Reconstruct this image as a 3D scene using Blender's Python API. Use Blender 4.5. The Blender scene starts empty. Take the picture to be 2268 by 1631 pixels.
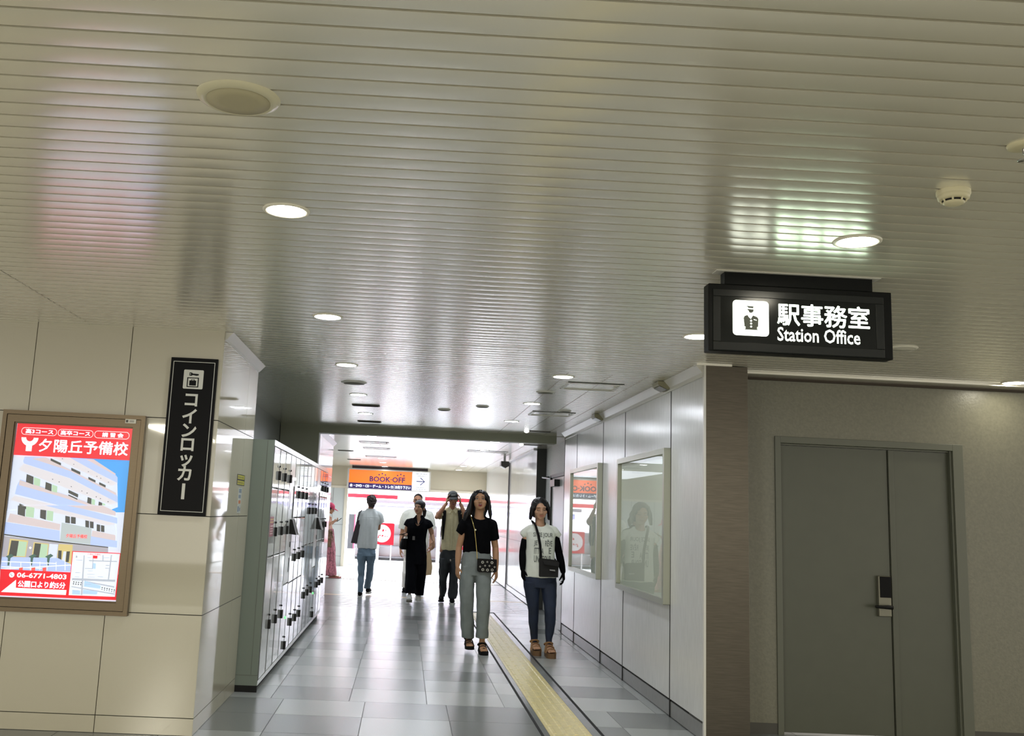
import bpy, bmesh, math, random
from mathutils import Vector, Matrix
random.seed(7)
PI = math.pi
S = bpy.context.scene
COL = S.collection
# ------------------------------------------------------------------ camera
cam_d = bpy.data.cameras.new('camera'); cam = bpy.data.objects.new('camera', cam_d); COL.objects.link(cam)
ROLL, PITCH, YAW = 0.04559, 0.16503, 0.02838
cy, sy, cp, sp, cr, sr = math.cos(YAW), math.sin(YAW), math.cos(PITCH), math.sin(PITCH), math.cos(ROLL), math.sin(ROLL)
Ry = Matrix(((cy, -sy, 0), (sy, cy, 0), (0, 0, 1)))
Rp = Matrix(((1, 0, 0), (0, -sp, cp), (0, cp, sp)))
Rr = Matrix(((cr, sr, 0), (-sr, cr, 0), (0, 0, 1)))
R = Rr @ Rp @ Ry                              # rows: camera right, up, forward
M = Matrix((R[0], R[1], -R[2])).transposed().to_4x4()
M.translation = (0, 0, 1.42)
cam.matrix_world = M
cam_d.sensor_fit = 'HORIZONTAL'; cam_d.sensor_width = 36.0
cam_d.lens = 2150.0 * 36.0 / 2268.0
cam_d.shift_x = (1134 - 973.4) / 2268.0
cam_d.shift_y = (780.9 - 815.5) / 2268.0
cam_d.clip_start = 0.05; cam_d.clip_end = 200
S.camera = cam
# ------------------------------------------------------------------ view, world
S.view_settings.view_transform = 'Standard'; S.view_settings.look = 'None'
S.view_settings.exposure = 0.0; S.view_settings.gamma = 1.0; S.view_settings.use_curve_mapping = False
S.cycles.use_denoising = True
S.cycles.max_bounces = 8; S.cycles.diffuse_bounces = 4; S.cycles.glossy_bounces = 4
S.cycles.sample_clamp_indirect = 6.0
W = bpy.data.worlds.new('station_ambient'); S.world = W; W.use_nodes = True  # even warm ambient standing in for the unseen rest of the station hall
W.node_tree.nodes['Background'].inputs[0].default_value = (1.0, 0.95, 0.84, 1)
W.node_tree.nodes['Background'].inputs[1].default_value = 1.9

def area(name, loc, size, power, color, rot=(0, 0, 0), shape='RECTANGLE', sy=None, spread=None):
    l = bpy.data.lights.new(name, 'AREA'); l.energy = power; l.color = color; l.shape = shape
    l.size = size
    if sy: l.size_y = sy
    if spread: l.spread = spread
    o = bpy.data.objects.new(name, l); o.location = loc; o.rotation_euler = rot; COL.objects.link(o)
    return o
# fluorescent rows of the concourse behind the camera, the lamps of the bright shop, and area lights added to brighten the hall ahead
WARM = (1.0, 0.95, 0.77)
COOL = (0.82, 0.88, 1.0)
for i, (x, y, p) in enumerate(((-3.6, -3.0, 340), (0.6, -3.5, 320), (4.2, -4.5, 150))):
    area('concourse_lamp', (x, y, 2.50), 0.5, p, WARM, sy=3.0, shape='RECTANGLE')
area('shop_lamp', (-0.2, 28.6, 3.05), 4.5, 2900, (0.84, 0.90, 1.0), sy=4.5)
area('hall_fill', (-0.2, 22.5, 2.50), 2.6, 70, COOL, sy=4.0)
area('hall_fill', (-5.0, 20.5, 2.50), 2.6, 160, COOL, sy=4.0)
area('hall_fill', (0.3, 16.6, 2.50), 2.0, 35, COOL, sy=2.0)

# ------------------------------------------------------------------ helpers
def lin(c):
    return tuple(((v / 255.0) / 12.92 if v <= 10.31 else ((v / 255.0 + 0.055) / 1.055) ** 2.4) for v in c)

def mat(name, rgb, rough=0.5, metal=0.0, noise=0.0, scale=40.0, bump=0.0, bscale=None, emit=0.0, coat=0.0, spec=0.5, stretch=None, aniso=0.0, sheen=0.0):
    m = bpy.data.materials.new(name); m.use_nodes = True
    nt = m.node_tree; b = nt.nodes['Principled BSDF']
    c = lin(rgb) + (1,)
    b.inputs['Base Color'].default_value = c
    b.inputs['Roughness'].default_value = rough; b.inputs['Metallic'].default_value = metal
    b.inputs['Specular IOR Level'].default_value = spec
    b.inputs['Coat Weight'].default_value = coat; b.inputs['Coat Roughness'].default_value = 0.03
    b.inputs['Anisotropic'].default_value = aniso
    b.inputs['Sheen Weight'].default_value = sheen
    if emit:
        b.inputs['Emission Color'].default_value = c; b.inputs['Emission Strength'].default_value = emit
    if noise or bump:
        tc = nt.nodes.new('ShaderNodeTexCoord'); src = tc.outputs['Object']
        if stretch:
            mp = nt.nodes.new('ShaderNodeMapping'); mp.inputs['Scale'].default_value = stretch
            nt.links.new(src, mp.inputs['Vector']); src = mp.outputs['Vector']
    if noise:
        n = nt.nodes.new('ShaderNodeTexNoise'); n.inputs['Scale'].default_value = scale; n.inputs['Detail'].default_value = 5
        nt.links.new(src, n.inputs['Vector'])
        r = nt.nodes.new('ShaderNodeMapRange'); r.inputs['From Min'].default_value = 0.3; r.inputs['From Max'].default_value = 0.7
        r.inputs['To Min'].default_value = 1 - noise; r.inputs['To Max'].default_value = 1 + noise
        nt.links.new(n.outputs['Fac'], r.inputs['Value'])
        x = nt.nodes.new('ShaderNodeMix'); x.data_type = 'RGBA'; x.blend_type = 'MULTIPLY'; x.inputs[0].default_value = 1
        x.inputs[6].default_value = c
        nt.links.new(r.outputs['Result'], x.inputs[7]); nt.links.new(x.outputs[2], b.inputs['Base Color'])
    if bump:
        n2 = nt.nodes.new('ShaderNodeTexNoise'); n2.inputs['Scale'].default_value = bscale or scale; n2.inputs['Detail'].default_value = 3
        nt.links.new(src, n2.inputs['Vector'])
        bp = nt.nodes.new('ShaderNodeBump'); bp.inputs['Strength'].default_value = bump; bp.inputs['Distance'].default_value = 0.01
        nt.links.new(n2.outputs['Fac'], bp.inputs['Height']); nt.links.new(bp.outputs['Normal'], b.inputs['Normal'])
    return m

class MB:
    """collects vertices and faces with a material number, builds ONE mesh object"""
    def __init__(s): s.v = []; s.f = []; s.m = []; s.sm = []
    def add(s, vs, fs, m=0, smooth=False):
        o = len(s.v); s.v += [tuple(p) for p in vs]
        for f in fs: s.f.append(tuple(i + o for i in f)); s.m.append(m); s.sm.append(smooth)
    def box(s, x0, x1, y0, y1, z0, z1, m=0):
        s.add([(x, y, z) for z in (z0, z1) for y in (y0, y1) for x in (x0, x1)],
              [(0, 2, 3, 1), (4, 5, 7, 6), (0, 1, 5, 4), (2, 6, 7, 3), (0, 4, 6, 2), (1, 3, 7, 5)], m)
    def poly(s, pts, m=0): s.add(pts, [tuple(range(len(pts)))], m)
    def prism(s, pts, vec, m=0, smooth=False):
        n = len(pts); v = Vector(vec)
        a = [Vector(p) for p in pts]; b = [p + v for p in a]
        s.add(a + b, [tuple(range(n))[::-1], tuple(range(n, 2 * n))], m)
        s.add(a + b, [(i, (i + 1) % n, n + (i + 1) % n, n + i) for i in range(n)], m, smooth)
    def lathe(s, prof, c=(0, 0, 0), seg=32, m=0, smooth=True, axis='Z'):
        vs = []; c = Vector(c)
        for r, z in prof:
            for k in range(seg):
                a = 2 * PI * k / seg
                p = (r * math.cos(a), r * math.sin(a), z)
                if axis == 'X': p = (p[2], p[0], p[1])
                if axis == 'Y': p = (p[0], -p[2], p[1])
                vs.append(c + Vector(p))
        fs = []
        for j in range(len(prof) - 1):
            for k in range(seg):
                k2 = (k + 1) % seg
                fs.append((j * seg + k, j * seg + k2, (j + 1) * seg + k2, (j + 1) * seg + k))
        s.add(vs, fs, m, smooth)
        for j, rev in ((0, True), (len(prof) - 1, False)):
            if prof[j][0] > 1e-6:
                ring = tuple(range(j * seg, (j + 1) * seg))
                s.add(vs, [ring[::-1] if rev else ring], m)
    def tube(s, pts, rad, seg=8, m=0, caps=True, flat=1.0, side=None):
        """tube through pts; rad a number or a list of r or (r_side, r_front); side: reference direction of the first radius"""
        pts = [Vector(p) for p in pts]; n = len(pts)
        if not isinstance(rad, (list, tuple)): rad = [rad] * n
        vs = []; ref = Vector(side) if side else None; last = None
        for i, p in enumerate(pts):
            d = (pts[min(i + 1, n - 1)] - pts[max(i - 1, 0)])
            d = d.normalized() if d.length > 1e-9 else Vector((0, 0, 1))
            if ref: u = (ref - d * ref.dot(d))
            elif last is None:
                q = Vector((1, 0, 0)) if abs(d.x) < 0.9 else Vector((0, 1, 0)); u = q - d * q.dot(d)
            else: u = last - d * last.dot(d)
            if u.length < 1e-6: u = Vector((0, 1, 0)) - d * d.y
            u.normalize(); last = u; w = d.cross(u)
            r = rad[i]; ra, rb = r if isinstance(r, (list, tuple)) else (r, r * flat)
            for k in range(seg):
                a = 2 * PI * k / seg
                vs.append(p + u * (ra * math.cos(a)) + w * (rb * math.sin(a)))
        fs = [(j * seg + k, j * seg + (k + 1) % seg, (j + 1) * seg + (k + 1) % seg, (j + 1) * seg + k) for j in range(n - 1) for k in range(seg)]
        s.add(vs, fs, m, True)
        if caps:
            s.add(vs, [tuple(range(seg))[::-1], tuple(range((n - 1) * seg, n * seg))], m)
    def ell(s, c, r, rot=None, seg=20, rings=12, m=0):
        c = Vector(c); r = r if isinstance(r, (list, tuple)) else (r, r, r)
        vs = []; Rm = rot if rot is not None else Matrix.Identity(3)
        for j in range(rings + 1):
            t = PI * j / rings
            for k in range(seg):
                a = 2 * PI * k / seg
                vs.append(c + Rm @ Vector((r[0] * math.sin(t) * math.cos(a), r[1] * math.sin(t) * math.sin(a), r[2] * math.cos(t))))
        fs = [(j * seg + k, (j + 1) * seg + k, (j + 1) * seg + (k + 1) % seg, j * seg + (k + 1) % seg) for j in range(rings) for k in range(seg)]
        s.add(vs, fs, m, True)
    def text(s, body, h, place, m=0, bold=0.0, w=None, align='L', spacing=1.0):
        """lettering: h = height of a capital / full-width letter, place(u, v) -> 3-D point; w fits the width"""
        vs, fs, x0, x1, y0, y1 = glyphs(body, bold, spacing)
        k = h / (y1 - y0); kx = k if w is None else w / (x1 - x0)
        wd = (x1 - x0) * kx
        off = {'L': 0, 'C': -wd / 2, 'R': -wd}[align]
        s.add([place((x - x0) * kx + off, (y - y0) * k) for x, y in vs], fs, m)
    def build(s, name, mats, parent=None, bevel=0.0, merge=False, seg=2):
        me = bpy.data.meshes.new(name); me.from_pydata(s.v, [], s.f)
        for mt in (mats if isinstance(mats, (list, tuple)) else [mats]): me.materials.append(mt)
        me.polygons.foreach_set('material_index', s.m); me.polygons.foreach_set('use_smooth', s.sm)
        if merge:
            b = bmesh.new(); b.from_mesh(me); bmesh.ops.remove_doubles(b, verts=b.verts, dist=1e-5)
            bmesh.ops.recalc_face_normals(b, faces=b.faces); b.to_mesh(me); b.free()
        me.update()
        o = bpy.data.objects.new(name, me); COL.objects.link(o)
        if parent: o.parent = parent
        if bevel:
            bv = o.modifiers.new('bevel', 'BEVEL'); bv.width = bevel; bv.segments = seg; bv.limit_method = 'ANGLE'; bv.angle_limit = 0.7
        return o

_gl = {}
def glyphs(body, bold, spacing):
    key = (body, bold, spacing)
    if key not in _gl:
        c = bpy.data.curves.new('lettering', 'FONT'); c.body = body; c.size = 1; c.offset = 0 if any(ord(ch) >= 0x4E00 for ch in body) else bold; c.space_character = spacing
        c.resolution_u = 2
        o = bpy.data.objects.new('lettering', c); COL.objects.link(o)
        d = bpy.context.evaluated_depsgraph_get(); me = bpy.data.meshes.new_from_object(o.evaluated_get(d))
        vs = [(v.co.x, v.co.y) for v in me.vertices]; fs = [tuple(p.vertices) for p in me.polygons]
        bpy.data.objects.remove(o); bpy.data.curves.remove(c); bpy.data.meshes.remove(me)
        if bold and any(ord(ch) >= 0x4E00 for ch in body):                                  # heavier kanji: the same strokes laid again a hair aside
            n = len(vs); base = list(vs); bf = list(fs); q = bold * .8
            for i, (dx, dy) in enumerate(((q, 0), (-q, 0), (0, q), (0, -q), (q * .7, q * .7), (-q * .7, -q * .7), (q * .7, -q * .7), (-q * .7, q * .7))):
                vs += [(x + dx, y + dy) for x, y in base]; fs += [tuple(k + n * (i + 1) for k in f) for f in bf]
        xs = [v[0] for v in vs]; ys = [v[1] for v in vs]
        _gl[key] = (vs, fs, min(xs), max(xs), min(ys), max(ys))
    return _gl[key]

def tag(o, label, cat, group=None):
    o['label'] = label; o['category'] = cat
    if group: o['group'] = group
    return o
def thing(name, label, cat, loc=(0, 0, 0), rz=0.0, group=None):
    o = bpy.data.objects.new(name, None); o.empty_display_size = 0.1; COL.objects.link(o)
    o.location = loc; o.rotation_euler = (0, 0, rz)
    return tag(o, label, cat, group)
def struct(o):
    o['kind'] = 'structure'; return o
def dup(root, loc, label, rz=None):
    r = root.copy(); COL.objects.link(r); r.location = loc; r['label'] = label
    if rz is not None: r.rotation_euler = (0, 0, rz)
    for ch in list(root.children):
        c = ch.copy(); COL.objects.link(c); c.parent = r
        for g in list(ch.children):
            d = g.copy(); COL.objects.link(d); d.parent = c
    return r

# ------------------------------------------------------------------ materials
BLACK = mat('black_gap', (14, 13, 12), 0.8)
slat_m = mat('ceiling_slat_enamel', (228, 223, 206), 0.20, 0.18, spec=0.8, coat=1.0)
slat_m.node_tree.nodes['Principled BSDF'].inputs['Coat IOR'].default_value = 2.25
slat_m.node_tree.nodes['Principled BSDF'].inputs['Coat Roughness'].default_value = 0.24
groove_m = mat('ceiling_groove', (116, 104, 82), 0.6)
trim_m = mat('pale_metal_trim', (214, 212, 204), 0.3)
panel_m = mat('glossy_beige_panel', (186, 180, 160), 0.035, noise=0.02, scale=300, spec=0.9)
rwall_m = mat('grey_laminate_panel', (208, 208, 206), 0.22, noise=0.06, scale=9, stretch=(6, 6, .8), spec=0.5)
base_m = mat('grey_skirting', (128, 128, 126), 0.3, noise=0.08, scale=20)
vinyl_m = mat('textured_grey_vinyl', (118, 116, 100), 0.34, noise=0.10, scale=55, bump=0.12, bscale=70, spec=0.5)
stone_m = mat('mottled_grey_wall', (188, 190, 186), 0.5, noise=0.16, scale=60, bump=0.3, bscale=70)
steel_m = mat('brushed_steel', (84, 79, 70), 0.28, 0.95, noise=0.14, scale=30, stretch=(.3, .3, 6))
header_m = mat('olive_grey_paint', (160, 162, 142), 0.5)
dark_m = mat('dark_grey_paint', (56, 58, 54), 0.45)
white_m = mat('white_gloss_panel', (226, 226, 226), 0.12, spec=0.6)
fascia_m = mat('beige_fascia', (186, 176, 154), 0.5)
tile_l = mat('light_grey_granite_tile', (176, 178, 174), 0.22, noise=0.10, scale=260, spec=0.25)
tile_n = mat('mid_grey_granite_tile', (162, 165, 162), 0.23, noise=0.10, scale=260, spec=0.25)
tile_d = mat('dark_grey_granite_tile', (128, 131, 128), 0.23, noise=0.12, scale=260, spec=0.25)
grout_m = mat('tile_grout', (84, 86, 84), 0.7)
CEIL = 2.545

# ------------------------------------------------------------------ floor
fl = MB()
def tile(x0, x1, y0, y1, m, g=0.0022):
    fl.box(x0 + g, x1 - g, y0 + g, y1 - g, -0.02, 0.0, m)
fl.box(-9, 10, -11, 34, -0.05, -0.0012, 3)
PX_ = 0.588
for iy in range(20):                                                    # concourse up to the corridor mouth
    y0 = 7.66 - 0.562 * (iy + 1); y1 = y0 + 0.562
    if y1 < -1: break
    for ix in range(-14, 16):
        x0 = -0.833 + 0.610 * ix
        if x0 + 0.61 < -9 or x0 > 9: continue
        xa, xb = x0, x0 + 0.610
        if xa < 0.985 < xb: xb = 0.985
        elif 0.985 <= xa and xb <= 1.42: continue
        elif xa < 1.42 < xb: xa = 1.42
        if xb - xa > 0.03: tile(xa, xb, y0, y1, (2 if (ix + 2 * iy) % 3 else 1) if iy < 3 else 0)  # unseen rows nearer the camera made lighter to bounce light onto the ceiling
ys = [7.66 + 0.537 * k for k in range(0, 11)] + [13.46, 14.0, 14.50, 14.98]
for j in range(len(ys) - 1):
    y0, y1 = ys[j], ys[j + 1]
    off = 0.0 if j < 11 else 0.205
    for ix in range(-3, 4):
        x0 = -0.932 + off + PX_ * ix
        xa, xb = max(x0, -1.76), min(x0 + PX_, 0.985)
        if xb - xa > 0.02: tile(xa, xb, y0, y1, (1 if (j + ix) % 2 else 0) if (j * 7 + ix * 3) % 5 else 2)
    tile(1.42, 1.985, y0, y1, (0, 2, 0, 1, 0, 2, 1, 0, 1, 2, 0, 1, 0, 1, 0)[j])
    tile(1.985, 2.27 if j > 9 else 2.075, y0, y1, 1)
j = 0; y = 15.0                                                          # grooved anti-slip floor of the far hall
while y < 20.75:
    for ix in range(-9, 5):
        x0 = -0.73 + 0.62 * ix
        tile(x0, min(x0 + 0.62, 2.1), y, y + 0.228, 5 if 16.75 < y < 17.0 else 1, 0.0015)
    y += 0.262
for iy in range(22):
    for ix in range(-9, 8):
        tile(-0.73 + .62 * ix, -0.11 + .62 * ix, 21.0 + .6 * iy, 21.6 + .6 * iy, 0)
for k in range(60):                                                      # slim grey tiles beside the guiding strip
    y0 = -1 + 0.2685 * k
    if y0 > 14.8: break
    for xa, xb in ((1.003, 1.043), (1.337, 1.40)): tile(xa, xb, y0, y0 + 0.2685, 2, 0.0014)
fl.box(0.985, 1.003, -1, 14.98, -0.01, 0.0008, 4); fl.box(1.40, 1.42, -1, 14.98, -0.01, 0.0008, 4)
struct(fl.build('floor', [tile_l, tile_n, tile_d, grout_m, BLACK, mat('tan_floor_tile', (190, 168, 136), .3)]))

# yellow guiding strip with raised bars
yel = mat('yellow_guiding_tile', (224, 208, 146), 0.35, noise=0.10, scale=25)
yel_g = mat('yellow_tile_joint', (150, 134, 84), 0.6)
ts = MB()
for k in range(61):
    y0 = -1 + 0.2685 * k
    if y0 > 14.75: break
    ts.box(1.045, 1.335, y0 + .002, y0 + .2665, -0.01, 0.001, 0)
    for c in (1.083, 1.157, 1.231, 1.305):
        for a, b in ((y0 + .012, y0 + .2565),):
            ts.prism([(c - .017, a, .001), (c + .017, a, .001), (c + .010, a + .004, .006), (c - .010, a + .004, .006)], (0, b - a, 0), 0)
    ts.box(1.043, 1.337, y0 - .002, y0 + .002, -0.01, 0.0004, 1)
tag(ts.build('tactile_strip', [yel, yel_g]), 'long pale yellow tactile guiding strip with raised bars running down the corridor floor', 'tactile paving')
tb = MB(); tan_m = mat('tan_tactile_tile', (214, 190, 168), 0.4)
for k in range(11):
    x0 = -1.24 + 0.29 * k
    tb.box(x0 + .002, x0 + .288, 20.80, 21.22, -0.01, 0.002, 0)
    for c in range(4):
        tb.prism([(x0 + .03 + .07 * c, 20.82, .002), (x0 + .06 + .07 * c, 20.82, .002), (x0 + .06 + .07 * c + .02, 21.2, .002), (x0 + .03 + .07 * c + .02, 21.2, .002)], (0, 0, .004), 1)
tag(tb.build('tactile_band', [tan_m, mat('tan_bar', (186, 160, 140), 0.4)]), 'pinkish tan tactile band laid across the floor before the bright shop', 'tactile paving')

# ------------------------------------------------------------------ ceiling of narrow slats
P = 0.0945
ce = MB()
def slats(x0, x1, y0, y1):
    k0 = math.floor((y0 - 4.885) / P); 
    for k in range(k0, 400):
        a = 4.885 + P * k + 0.0056; b = a + P - 0.0112
        if b < y0: continue
        if a > y1: break
        a = max(a, y0); b = min(b, y1)
        n = 6; prof = []
        for i in range(n + 1):
            t = i / n; prof.append((a + (b - a) * t, CEIL - 0.0011 * (1 - (2 * t - 1) ** 2)))
        vs = [(x0, y, z) for y, z in prof] + [(x1, y, z) for y, z in prof]
        ce.add(vs, [(i, i + 1, n + 2 + i, n + 1 + i) for i in range(n)], 0, True)
        for yy, s_ in ((a, 1), (b, -1)):
            ce.add([(x0, yy, CEIL), (x1, yy, CEIL), (x1, yy, CEIL + .012), (x0, yy, CEIL + .012)], [(0, 1, 2, 3)], 0)
slats(-8, -2.117, -9, 6.36); slats(-2.113, 9, -9, 6.36)
slats(-1.75, 9, 6.36, 7.2); slats(-1.75, 2.3, 7.2, 13.25)
slats(-7, 2.35, 13.35, 25.45)
ce.box(-8, 9, -9, 25.5, CEIL + .010, CEIL + .014, 1)
for x in (1.215, 1.56, 1.84):
    ce.box(x - .002, x + .002, 7.4, 25, CEIL - .0014, CEIL + .002, 1)
ce.box(-9, 10, -10, 34, CEIL + .9, CEIL + 1.0, 1)
struct(ce.build('ceiling', [slat_m, groove_m]))

# ------------------------------------------------------------------ wall left: polished beige panels
def panels(mb, us, vs, place, g=0.0025, m=0, th=0.02):
    """grid of panels between joint positions us x vs; place(u, v, depth) -> point"""
    for a, b in zip(us[:-1], us[1:]):
        for c, d in zip(vs[:-1], vs[1:]):
            A, B, C, D = a + g, b - g, c + g, d - g
            p = [place(A, C, 0), place(B, C, 0), place(B, D, 0), place(A, D, 0)]
            q = [place(A, C, th), place(B, C, th), place(B, D, th), place(A, D, th)]
            mb.add(p + q, [(0, 1, 2, 3), (0, 4, 5, 1), (1, 5, 6, 2), (2, 6, 7, 3), (3, 7, 4, 0)], m)
VS = [0.0, .104, .724, 1.338, 1.955, 2.575]
wl = MB()
us = [-1.24 - 0.6 + 0.0 - 0.6175 * k for k in range(9, -1, -1)] + [-1.2375]
panels(wl, us, VS, lambda u, v, d: (u, 6.34 + d, v))
panels(wl, [6.34, 7.42, 7.85], VS, lambda u, v, d: (-1.2375 - d, u, v))
wl.box(-8, -1.2425, 6.352, 6.39, 0, 2.6, 1); wl.box(-1.30, -1.2425, 6.352, 7.85, 0, 2.6, 1)
wl.box(-1.29, -1.2375, 7.845, 7.849, 0, 2.6, 0); wl.box(-1.80, -1.29, 7.80, 7.845, 0, 2.6, 1)
struct(wl.build('wall_left', [panel_m, BLACK]))
t1 = MB(); t1.prism([(-1.2375, 6.36, 2.49), (-1.225, 6.36, 2.50), (-1.185, 6.36, 2.543), (-1.2375, 6.36, 2.543)], (0, 1.50, 0), 0)
struct(t1.build('trim_1', [trim_m]))
# recess behind the lockers, with the pillar and header that close the corridor ceiling
wr = MB(); wr.box(-1.80, -1.735, 7.85, 13.30, 0, 2.6, 0); 
wr.box(-1.735, -1.73, 13.20, 13.225, 0, 2.6, 1)
struct(wr.build('wall_recess', [mat('grey_recess_wall', (150, 152, 148), 0.4), BLACK]))
hd = MB(); hd.box(-1.80, -1.203, 13.22, 13.42, 1.96, 2.6, 0); hd.box(-1.203, 2.03, 13.22, 13.42, 2.437, 2.6, 0)
struct(hd.build('wall_header', [header_m], bevel=.003))

# ------------------------------------------------------------------ wall right with joints, skirting, cornice
jr = [6.72, 7.551, 9.158, 10.19, 11.76, 12.68]
wr2 = MB()
panels(wr2, jr, [0.125, 2.47], lambda u, v, d: (2.06 + d, u, v), g=0.0065)
wr2.box(2.074, 2.12, 6.72, 12.68, 0, 2.6, 1)
for y in jr[1:]: wr2.box(2.0585, 2.08, y - .009, y + .009, .0, 2.47, 1)
struct(wr2.build('wall_right', [rwall_m, BLACK]))
b1 = MB()
panels(b1, jr, [0.0, 0.120], lambda u, v, d: (2.064 + d, u, v), g=0.0065, th=.01)
struct(b1.build('baseboard_right', [base_m]))
t2 = MB()
t2.prism([(2.06, 6.72, 2.468), (2.052, 6.72, 2.468), (2.052, 6.72, 2.49), (2.02, 6.72, 2.525), (2.005, 6.72, 2.543), (2.075, 6.72, 2.543)], (0, 5.96, 0), 0)
t2.prism([(2.06, 6.72, 2.458), (2.046, 6.72, 2.458), (2.046, 6.72, 2.468), (2.06, 6.72, 2.468)], (0, 5.96, 0), 0)
struct(t2.build('trim_2', [trim_m]))
cl = MB(); cl.box(2.071, 2.37, 6.70, 7.085, 0, 2.54, 0); cl.box(2.056, 2.071, 6.69, 6.72, 0, 2.54, 1)
struct(cl.build('column_steel', [steel_m, trim_m], bevel=.002))
t3 = MB(); t3.box(2.0, 2.25, 6.67, 6.76, 2.535, 2.5445, 0); t3.box(2.25, 9, 6.90, 7.09, 2.530, 2.5445, 0); t3.box(2.37, 9, 7.06, 7.09, 2.513, 2.530, 1)
struct(t3.build('trim_3', [slat_m, mat('brown_shadow_gap', (60, 50, 38), 0.7)]))
# front wall beside the column, with the grey double-leaf door
wf = MB()
wf.box(2.372, 2.70, 7.08, 7.14, 0.075, 2.60, 0); wf.box(4.107, 9, 7.08, 7.14, .075, 2.60, 0); wf.box(2.70, 4.107, 7.08, 7.14, 2.10, 2.60, 0)
struct(wf.build('wall_front', [vinyl_m]))
b2 = MB(); b2.box(2.372, 2.70, 7.077, 7.14, 0, .075, 0); b2.box(4.107, 9, 7.077, 7.14, 0, .075, 0)
struct(b2.build('baseboard_front', [mat('dark_skirting', (70, 68, 60), .4)]))
door_m = mat('grey_steel_door', (80, 82, 68), 0.36, noise=0.03, scale=8)
frame_m = mat('grey_door_frame', (94, 96, 82), 0.36)
dr = thing('door_1', 'grey steel door', 'door', (3.4, 7.08, 0)); del dr['label']; del dr['category']; dr['kind'] = 'structure'
f = MB()
ox, oy = -3.4, -7.08
def fbox(mb, x0, x1, y0, y1, z0, z1, m=0): mb.box(x0 + ox, x1 + ox, y0 + oy, y1 + oy, z0, z1, m)
fbox(f, 2.70, 2.742, 7.068, 7.15, 0, 2.10); fbox(f, 4.03, 4.107, 7.068, 7.15, 0, 2.10); fbox(f, 2.742, 4.03, 7.068, 7.15, 2.052, 2.10)
fbox(f, 2.742, 2.757, 7.105, 7.15, 0, 2.052); fbox(f, 2.742, 4.03, 7.105, 7.15, 2.04, 2.052); fbox(f, 4.015, 4.05, 7.085, 7.15, 0, 2.052)
f.build('door_frame', frame_m, dr, bevel=.002)
l1 = MB(); fbox(l1, 2.760, 3.556, 7.118, 7.16, .01, 2.038); l1.build('door_leaf', door_m, dr, bevel=.002)
l2 = MB(); fbox(l2, 3.562, 4.015, 7.118, 7.16, .01, 2.038); fbox(l2, 3.562, 3.600, 7.106, 7.118, .01, 2.038); l2.build('door_leaf', door_m, dr, bevel=.002)
k1 = MB(); fbox(k1, 3.452, 3.545, 7.085, 7.118, .835, 1.122); kb = k1.build('keypad_lock', mat('lock_silver', (120, 118, 104), .4, .5), dr, bevel=.006)
k2 = MB(); fbox(k2, 3.462, 3.543, 7.080, 7.086, .97, 1.118); k2.build('keypad_cover', mat('black_plastic', (5, 5, 5), .4, spec=.12), kb, bevel=.003)
k3 = MB(); k3.tube([(3.52 + ox, 7.086 + oy, .905), (3.52 + ox, 7.045 + oy, .905)], .014, 12, 0)
k3.tube([(3.53 + ox, 7.045 + oy, .905), (3.47 + ox, 7.04 + oy, .906), (3.408 + ox, 7.045 + oy, .907)], [.016, .012, .010], 12, 0); k3.build('lever_handle', mat('black_metal', (10, 10, 10), .3, .5), kb)

# ------------------------------------------------------------------ far hall
w2 = MB()                                                                # recessed mottled wall with a door, then white panelled wall
w2.box(2.27, 2.33, 12.6, 15.8, 0, 2.6, 0); w2.box(2.06, 2.33, 12.66, 12.70, 0, 2.6, 1)
struct(w2.build('wall_mottled', [stone_m, mat('black_edge', (30, 24, 26), .4)]))
w3 = MB(); w3.box(2.115, 2.33, 15.80, 15.84, 0, 2.6, 0); struct(w3.build('wall_jamb', [dark_m]))
w4 = MB()
panels(w4, [15.84 + .58 * k for k in range(8)], [.11, 1.0, 1.80, 2.52], lambda u, v, d: (2.115 + d, u, v), g=.0018)
panels(w4, [20.02, 25.4], [.02, 1.0, 1.80, 2.545], lambda u, v, d: (2.10 + d, u, v), g=.002)
w4.box(2.13, 2.33, 15.84, 25.4, 0, 2.6, 1); w4.box(2.09, 2.12, 19.90, 19.93, 0, 2.52, 1)
struct(w4.build('wall_right_far', [white_m, mat('grey_joint', (120, 118, 124), .6)]))
b3 = MB(); b3.box(2.105, 2.12, 15.84, 19.9, .012, .10, 0); struct(b3.build('baseboard_far', [white_m]))
t4 = MB(); t4.box(2.06, 2.12, 15.84, 19.95, 2.515, 2.543, 0); struct(t4.build('trim_4', [mat('white_trim', (240, 240, 244), .3)]))
w5 = MB(); panels(w5, [13.42, 14.6, 15.8, 16.80], VS, lambda u, v, d: (-1.27 - d, u, v), g=.002); w5.box(-1.36, -1.275, 13.42, 16.80, 0, 2.6, 0)
struct(w5.build('wall_left_far', [white_m]))
t5 = MB(); t5.prism([(-1.27, 13.45, 2.485), (-1.215, 13.45, 2.543), (-1.27, 13.45, 2.543)], (0, 3.37, 0), 0); struct(t5.build('trim_5', [mat('white_cove', (244, 244, 246), .3)]))
fa = MB()                                                                # fascia over the shop front
fa.box(-7, 2.18, 25.40, 25.46, 2.02, 2.56, 0); fa.box(-7, 2.18, 25.385, 25.46, 1.975, 2.03, 1)
fa.box(-7, -1.50, 25.40, 25.5, 0, 1.98, 2)
for x in (-1.85, -2.45, -3.1): fa.box(x - .006, x + .006, 25.396, 25.41, 0, 1.98, 3)
for z in (1.044, .25): fa.box(-7, -1.56, 25.396, 25.41, z - .005, z + .005, 3)
fa.box(-1.56, -1.48, 25.37, 25.5, 0, 1.98, 1)
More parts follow.
